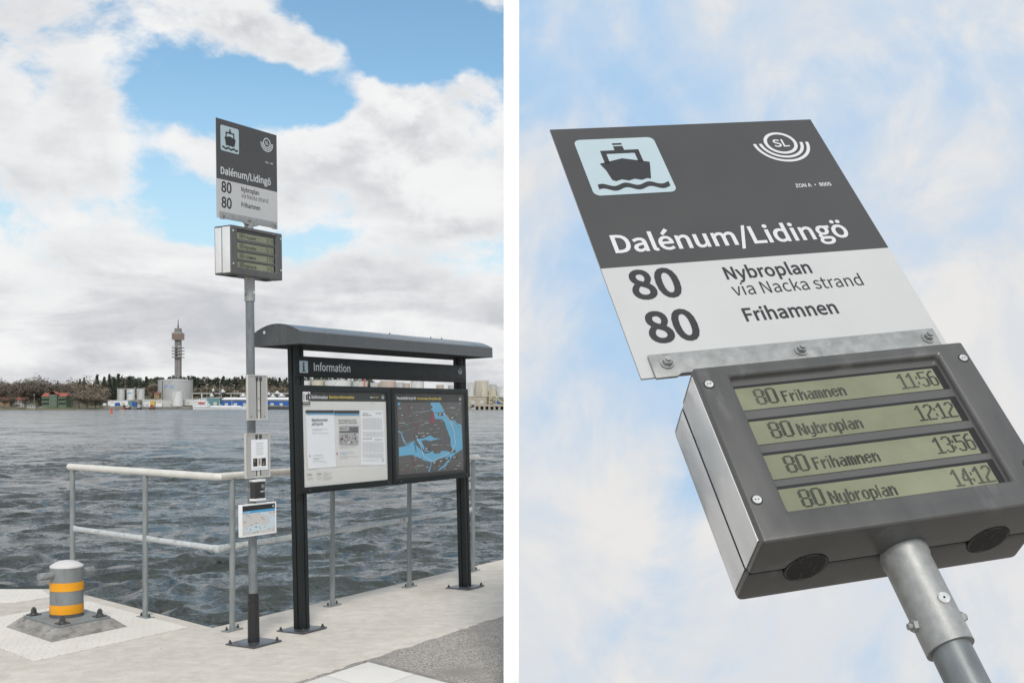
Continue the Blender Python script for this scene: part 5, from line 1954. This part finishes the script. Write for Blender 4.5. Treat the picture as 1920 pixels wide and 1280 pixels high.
shed('boat_hall', 'long hall with white curved roof and blue walls on the far quay', 'hall', 416, 553, 744.5, 762, 1085, 'shed_blue', 'shed_white', 26, 3.6)
shed('warehouse', 'low white warehouse at the foot of the three small tanks', 'warehouse', 202, 240, 750, 758, 1090, 'shed_white', 'shed_white', 12, 0.6)
shed('warehouse', 'long grey flat shed before the largest tank', 'warehouse', 267, 322, 749, 757, 1100, 'tank_grey', 'shed_white', 10, 0.5)
shed('warehouse', 'long pale shed right of the plain pale tank', 'warehouse', 344, 378, 748, 758, 1105, 'tank_white', 'shed_white', 10, 0.5)
shed('office_shed', 'white shed with sloping end near the yellow container', 'shed', 269, 283, 752, 761, 1070, 'shed_white', 'tank_grey', 8, 0.6)
shed('terminal_building', 'teal and white low terminal building by the white ship', 'building', 378, 412, 745, 760, 1100, 'far_teal', 'shed_white', 12, 0.6)
shed('pump_house', 'beige pump house under the tanks right of the board', 'building', 878, 912, 743, 757, 1075, 'pier', 'steel_dark', 12, 0.5)
for x0, x1, yt, yb_, m_, lab in ((281.5, 290, 751.5, 758, 'far_yellow', 'bright yellow container before the grey flat shed'), (216, 223, 754.5, 759.5, 'shed_blue', 'dark blue container below the white warehouse'), (249, 255, 753, 761, 'shed_blue', 'blue container beside the moored tug'),
                                 (206, 215, 756, 760, 'shed_white', 'white container at the rocky shore'), (240, 248, 752, 759, 'far_teal', 'teal container behind the blue container'), (292, 304, 756, 761, 'shed_white', 'white container right of the yellow container'), (306, 320, 757, 762, 'tank_grey', 'grey container left of the plain pale tank'), (193, 198, 755.5, 759, 'shed_white', 'small white box at the bush on the shore'),
                                 (925, 937, 748, 756, 'shed_blue', 'blue container beside the cream loading tower')):
    Y = 1064
    a, b_ = at(x0, yb_, Y), at(x1, yt, Y)
    t_ = thing('container', lab, 'container', (a.x, Y, a.z - 0.6), None, 'containers on the far quay')
    w, h = b_.x - a.x, b_.z - a.z + 0.6
    MB().box((0, 0, 0), (w, 2.6, h)).build('body', m_, t_, smooth=False)
    n = max(3, int(w / 0.9))
    for i in range(n):
        MB().box((w * (i + 0.3) / n, -0.07, 0.15), (w * (i + 0.6) / n, -0.002, h - 0.15)).build('rib', m_, t_, smooth=False)

# quay wall and pier on the other side
mb = MB()
box_px(mb, 196, 420, 762.2, 769.5, 1056, 6)
t_ = mb.build('quay_wall', 'shore_rock', bevel=0.3)
tag(t_, 'long stone quay wall below the sheds on the far shore', 'quay wall')
mb = MB()
box_px(mb, 480, 640, 761.5, 769.5, 1046, 8)
t_ = mb.build('quay_wall', 'steel_dark', bevel=0.2)
tag(t_, 'dark timber faced quay before the blue hall', 'quay wall')
Y = 1030
pr = thing('pier', 'beige concrete pier with dark openings right of the board', 'pier', at(876, 769, Y), None)
o0 = at(876, 769, Y)
ww = (960 - 876) * Y / F
MB().box((0, 0, 3.6), (ww, 10, 5.6)).build('pier_deck', 'pier', pr, smooth=False)
for i in range(9):
    x = ww * (i + 0.25) / 9
    MB().box((x, 0.3, -1), (x + 1.9, 9, 3.59)).build('pier_leg', 'pier', pr, smooth=False)
MB().box((0.3, 5, -1), (ww - 0.3, 6, 3.5)).build('back_wall', 'steel_dark', pr, smooth=False)
for i in range(7):
    x = ww * (i + 0.5) / 7
    MB().box((x - 0.06, 0.2, 5.6), (x + 0.06, 0.4, 6.9)).build('railing_post', 'steel_dark', pr, smooth=False)
# pipe rack behind the pier
mb = MB()
pr2 = thing('pipe_rack', 'rusty brown pipe rack under the stained tank', 'pipe rack', at(878, 758, 1090))
wr = (945 - 878) * 1090 / F
for i in range(10):
    x = wr * i / 9
    MB().box((x - 0.25, 0, -2), (x + 0.25, 0.5, 8.2)).build('post', 'steel_dark', pr2, smooth=False)
for z, m_ in ((4.2, 'bark'), (6.4, 'steel_dark'), (7.9, 'tank_rust')):
    MB().cyl((0, 0.3, z), (wr, 0.3, z), 0.42, n=8).build('pipe', m_, pr2)
# loading tower
Y = 1050
u = Y / F
lt0 = at(923.5, 757.5, Y)
lt = thing('loading_tower', 'cream lattice loading tower on the pier', 'tower', lt0)
hh_ = (757.5 - 727) * u
for sx in (-1, 1):
    for sy in (0, 1):
        MB().cyl((sx * 3.4, sy * 4, -1), (sx * 2.4, sy * 3.4, hh_), 0.35, n=6).build('leg', 'crane_cream', lt)
for i in range(9):
    z = hh_ * (i + 1) / 9
    MB().box((-3.2, -0.3, z - 0.7), (3.2, 3.8, z - 0.35)).build('platform', 'crane_cream', lt, smooth=False)
for i in range(8):
    z = hh_ * (i + 0.1) / 9
    s_ = 1 if i % 2 else -1
    MB().cyl((-2.8 * s_, 0, z), (2.8 * s_, 0, z + hh_ / 9), 0.25, n=6).build('brace', 'crane_cream', lt)
MB().cyl((1.0, -0.5, hh_ * 0.55), (9.5, -1.5, hh_ * 0.12), 0.45, n=8).cyl((1.0, -0.5, hh_ * 0.35), (11, -1.5, 0.4), 0.35, n=8).build('loading_arm', 'crane_cream', lt)

# pipe bridge along the slope
Yp = 1128
a, b_ = at(360, 738, Yp), at(560, 735, Yp)
pb = thing('pipe_bridge', 'long pale pipe bridge on posts behind the blue hall', 'pipe bridge', (a.x, Yp, a.z))
Lx = b_.x - a.x
MB().box((0, 0, 0), (Lx, 2, 0.8)).build('pipe_deck', 'tank_grey', pb, smooth=False)
for i in range(12):
    x = Lx * i / 11
    MB().box((x - 0.3, 0.6, -6), (x + 0.3, 1.2, 0)).build('post', 'tank_grey', pb, smooth=False)
# lamp posts on the slope
for px, top, Yq, wh in ((64, 740, 1080, 'left of the green villa'), (147, 742, 1070, 'before the pale leafless trees'), (184, 738, 1075, 'at the right end of the pale leafless trees'), (412, 716, 1140, 'above the pipe bridge near the teal building'), (439, 722, 1130, 'behind the blue hall'), (388, 721, 1120, 'behind the white ship'), (270, 748, 1068, 'at the white shed near the yellow container')):
    z0 = gz(Yq) - 0.3
    a = at(px, top, Yq)
    t_ = thing('lamp_post', 'thin lamp post ' + wh, 'lamp post', (a.x, Yq, z0), None, 'lamp posts on the far shore')
    MB().cyl((0, 0, 0), (0, 0, a.z - z0), 0.16, 0.1, n=6).build('post', 'tank_grey', t_)
    MB().box((-0.9, -0.3, a.z - z0), (0.9, 0.3, a.z - z0 + 0.35)).build('lamp_head', 'tank_white', t_, smooth=False)
# small white boats and caravans stored on the slope
for px, py, w_ in ((397, 741, 9), (456, 741, 14), (504, 738, 5), (520, 736, 12), (528, 741, 16), (512, 742, 12), (418, 733, 10), (400, 731, 5)):
    Yq = 1125
    a = at(px, py, Yq)
    t_ = thing('stored_boat', 'white boat laid up on the slope behind the blue hall', 'boat', (a.x, Yq, a.z - 1.2), None, 'boats laid up on the slope')
    L = w_ * Yq / F / 2
    mb = MB()
    for z, k in ((0.0, 0.75), (1.6, 1.0)):
        for q in range(12):
            an = 2 * math.pi * q / 12
            mb.v.append((math.cos(an) * L * k, math.sin(an) * 1.5 * k, z))
    mb.f += [(q, (q + 1) % 12, 12 + (q + 1) % 12, 12 + q) for q in range(12)] + [tuple(range(11, -1, -1)), tuple(range(12, 24))]
    mb.m += [0] * 14
    mb.build('hull', 'hull_white', t_)
    MB().box((-L * 0.35, -0.9, 1.6), (L * 0.3, 0.9, 2.9)).build('cabin', 'hull_white', t_, bevel=0.2)
    MB().box((-L * 0.5, -0.4, -2.2), (L * 0.5, 0.4, 0.0)).build('cradle', 'steel_dark', t_, smooth=False)

# ship alongside
Y = 1028
u = Y / F
s0_ = at(358, 768.6, Y)
ship = thing('coastal_ship', 'white coastal ship with orange lifeboat moored at the far quay', 'ship', (s0_.x, Y, WZ))
L = (464 - 358) * u
mb = MB()
st = [(0.0, 0.25, 4.6), (0.03, 0.7, 3.4), (0.10, 1, 2.8), (0.5, 1, 2.4), (0.85, 0.9, 2.6), (0.95, 0.45, 3.2), (1.0, 0.04, 3.8)]
for q, wk, zt in st:
    for y, z in ((-4.2 * wk, zt), (-3.2 * wk, -0.8), (3.2 * wk, -0.8), (4.2 * wk, zt)):
        mb.v.append((L * q + (1.6 if z < 0 and q == 0 else 0), y + 4, z))
for i in range(len(st) - 1):
    for k in range(4):
        mb.f.append((i * 4 + k, i * 4 + (k + 1) % 4, i * 4 + 4 + (k + 1) % 4, i * 4 + 4 + k))
        mb.m.append(0)
mb.f += [(0, 1, 2, 3), tuple((len(st) - 1) * 4 + k for k in (3, 2, 1, 0))]
mb.m += [0, 0]
hull = mb.build('hull', 'hull_white', ship, smooth=False)
for x0, x1, z0, z1 in ((0.06, 0.30, 2.9, 5.4), (0.08, 0.27, 5.4, 7.8), (0.11, 0.24, 7.8, 9.9)):
    dk = MB().box((L * x0, 1.2, z0), (L * x1, 6.8, z1 - 0.02)).build('deckhouse', 'hull_white', ship, bevel=0.15)
    n = int((x1 - x0) * L / 1.5)
    for i in range(n):
        x = L * x0 + (i + 0.5) * (x1 - x0) * L / n
        MB().box((x - 0.4, 1.12, z0 + 1.1), (x + 0.4, 1.198, z0 + 1.8)).build('window', 'pane', dk, smooth=False)
MB().box((L * 0.12, 0.3, 5.6), (L * 0.24, 1.0, 6.8)).build('lifeboat', 'far_orange', ship, bevel=0.3)
MB().cyl((L * 0.16, 4, 9.9), (L * 0.16, 4, 16.5), 0.18, 0.08, n=6).box((L * 0.15, 3.6, 13), (L * 0.18, 4.4, 13.4)).build('mast', 'hull_white', ship)
for q in (0.48, 0.70):
    MB().cyl((L * q, 4, 2.4), (L * q, 4, 9.5), 0.16, 0.08, n=6).cyl((L * q, 4, 5.0), (L * (q + 0.06), 4, 3.2), 0.12, n=5).build('derrick', 'hull_white', ship)
MB().box((L * 0.33, 1.6, 2.4), (L * 0.86, 6.4, 3.5)).build('hatch_cover', 'shed_white', ship, bevel=0.15)


# small craft at the far quay
def craft(px, w_, lab, hm, cm, Y=1040):
    a = at(px, 768, Y)
    t_ = thing('work_boat', lab, 'boat', (a.x, Y, WZ), None, 'small craft at the far quay')
    L_ = w_ * Y / F / 2
    mb_ = MB()
    for z, k in ((-0.4, 0.8), (1.7, 1.0)):
        for q in range(12):
            an = 2 * math.pi * q / 12
            mb_.v.append((math.cos(an) * L_ * k, math.sin(an) * 1.7 * k, z + (0.5 * max(0, math.cos(an)) if z > 0 else 0)))
    mb_.f += [(q, (q + 1) % 12, 12 + (q + 1) % 12, 12 + q) for q in range(12)] + [tuple(range(11, -1, -1)), tuple(range(12, 24))]
    mb_.m += [0] * 14
    mb_.build('hull', hm, t_)
    cb = MB().box((-L_ * 0.45, -1.0, 1.6), (L_ * 0.25, 1.0, 4.4)).build('cabin', cm, t_, bevel=0.15)
    MB().box((-L_ * 0.35, -1.06, 2.9), (L_ * 0.15, -1.005, 3.8)).build('window', 'pane', cb, smooth=False)
    MB().cyl((-L_ * 0.1, 0, 4.4), (-L_ * 0.1, 0, 8.0), 0.1, 0.05, n=6).build('mast', 'tank_grey', t_)


craft(240, 13, 'tug with dark hull and orange trim moored below the white warehouse', 'steel_dark', 'hull_white')
craft(261, 11, 'white work boat with dark hull right of the tug', 'steel_dark', 'hull_white')
craft(285, 13, 'low brown barge boat below the yellow container', 'bark', 'far_orange')
craft(233, 5, 'small orange boat at the bow of the tug', 'far_orange', 'steel_dark')
craft(887, 12, 'grey boat moored at the beige pier', 'tank_grey', 'steel_dark', 1024)

# buoy out on the water
bz_ = ground(209, 774.5, WZ)
by_ = thing('channel_buoy', 'red channel buoy floating off the far shore', 'buoy', (bz_.x, bz_.y, WZ))
MB().lathe([(0.5, -0.4), (0.52, 0.25), (0.40, 0.5), (0.34, 1.1)], n=16).build('float', 'far_orange', by_)
MB().lathe([(0.34, 1.1), (0.36, 2.0), (0.05, 2.02)], n=16).build('top_mark', 'far_orange', by_)
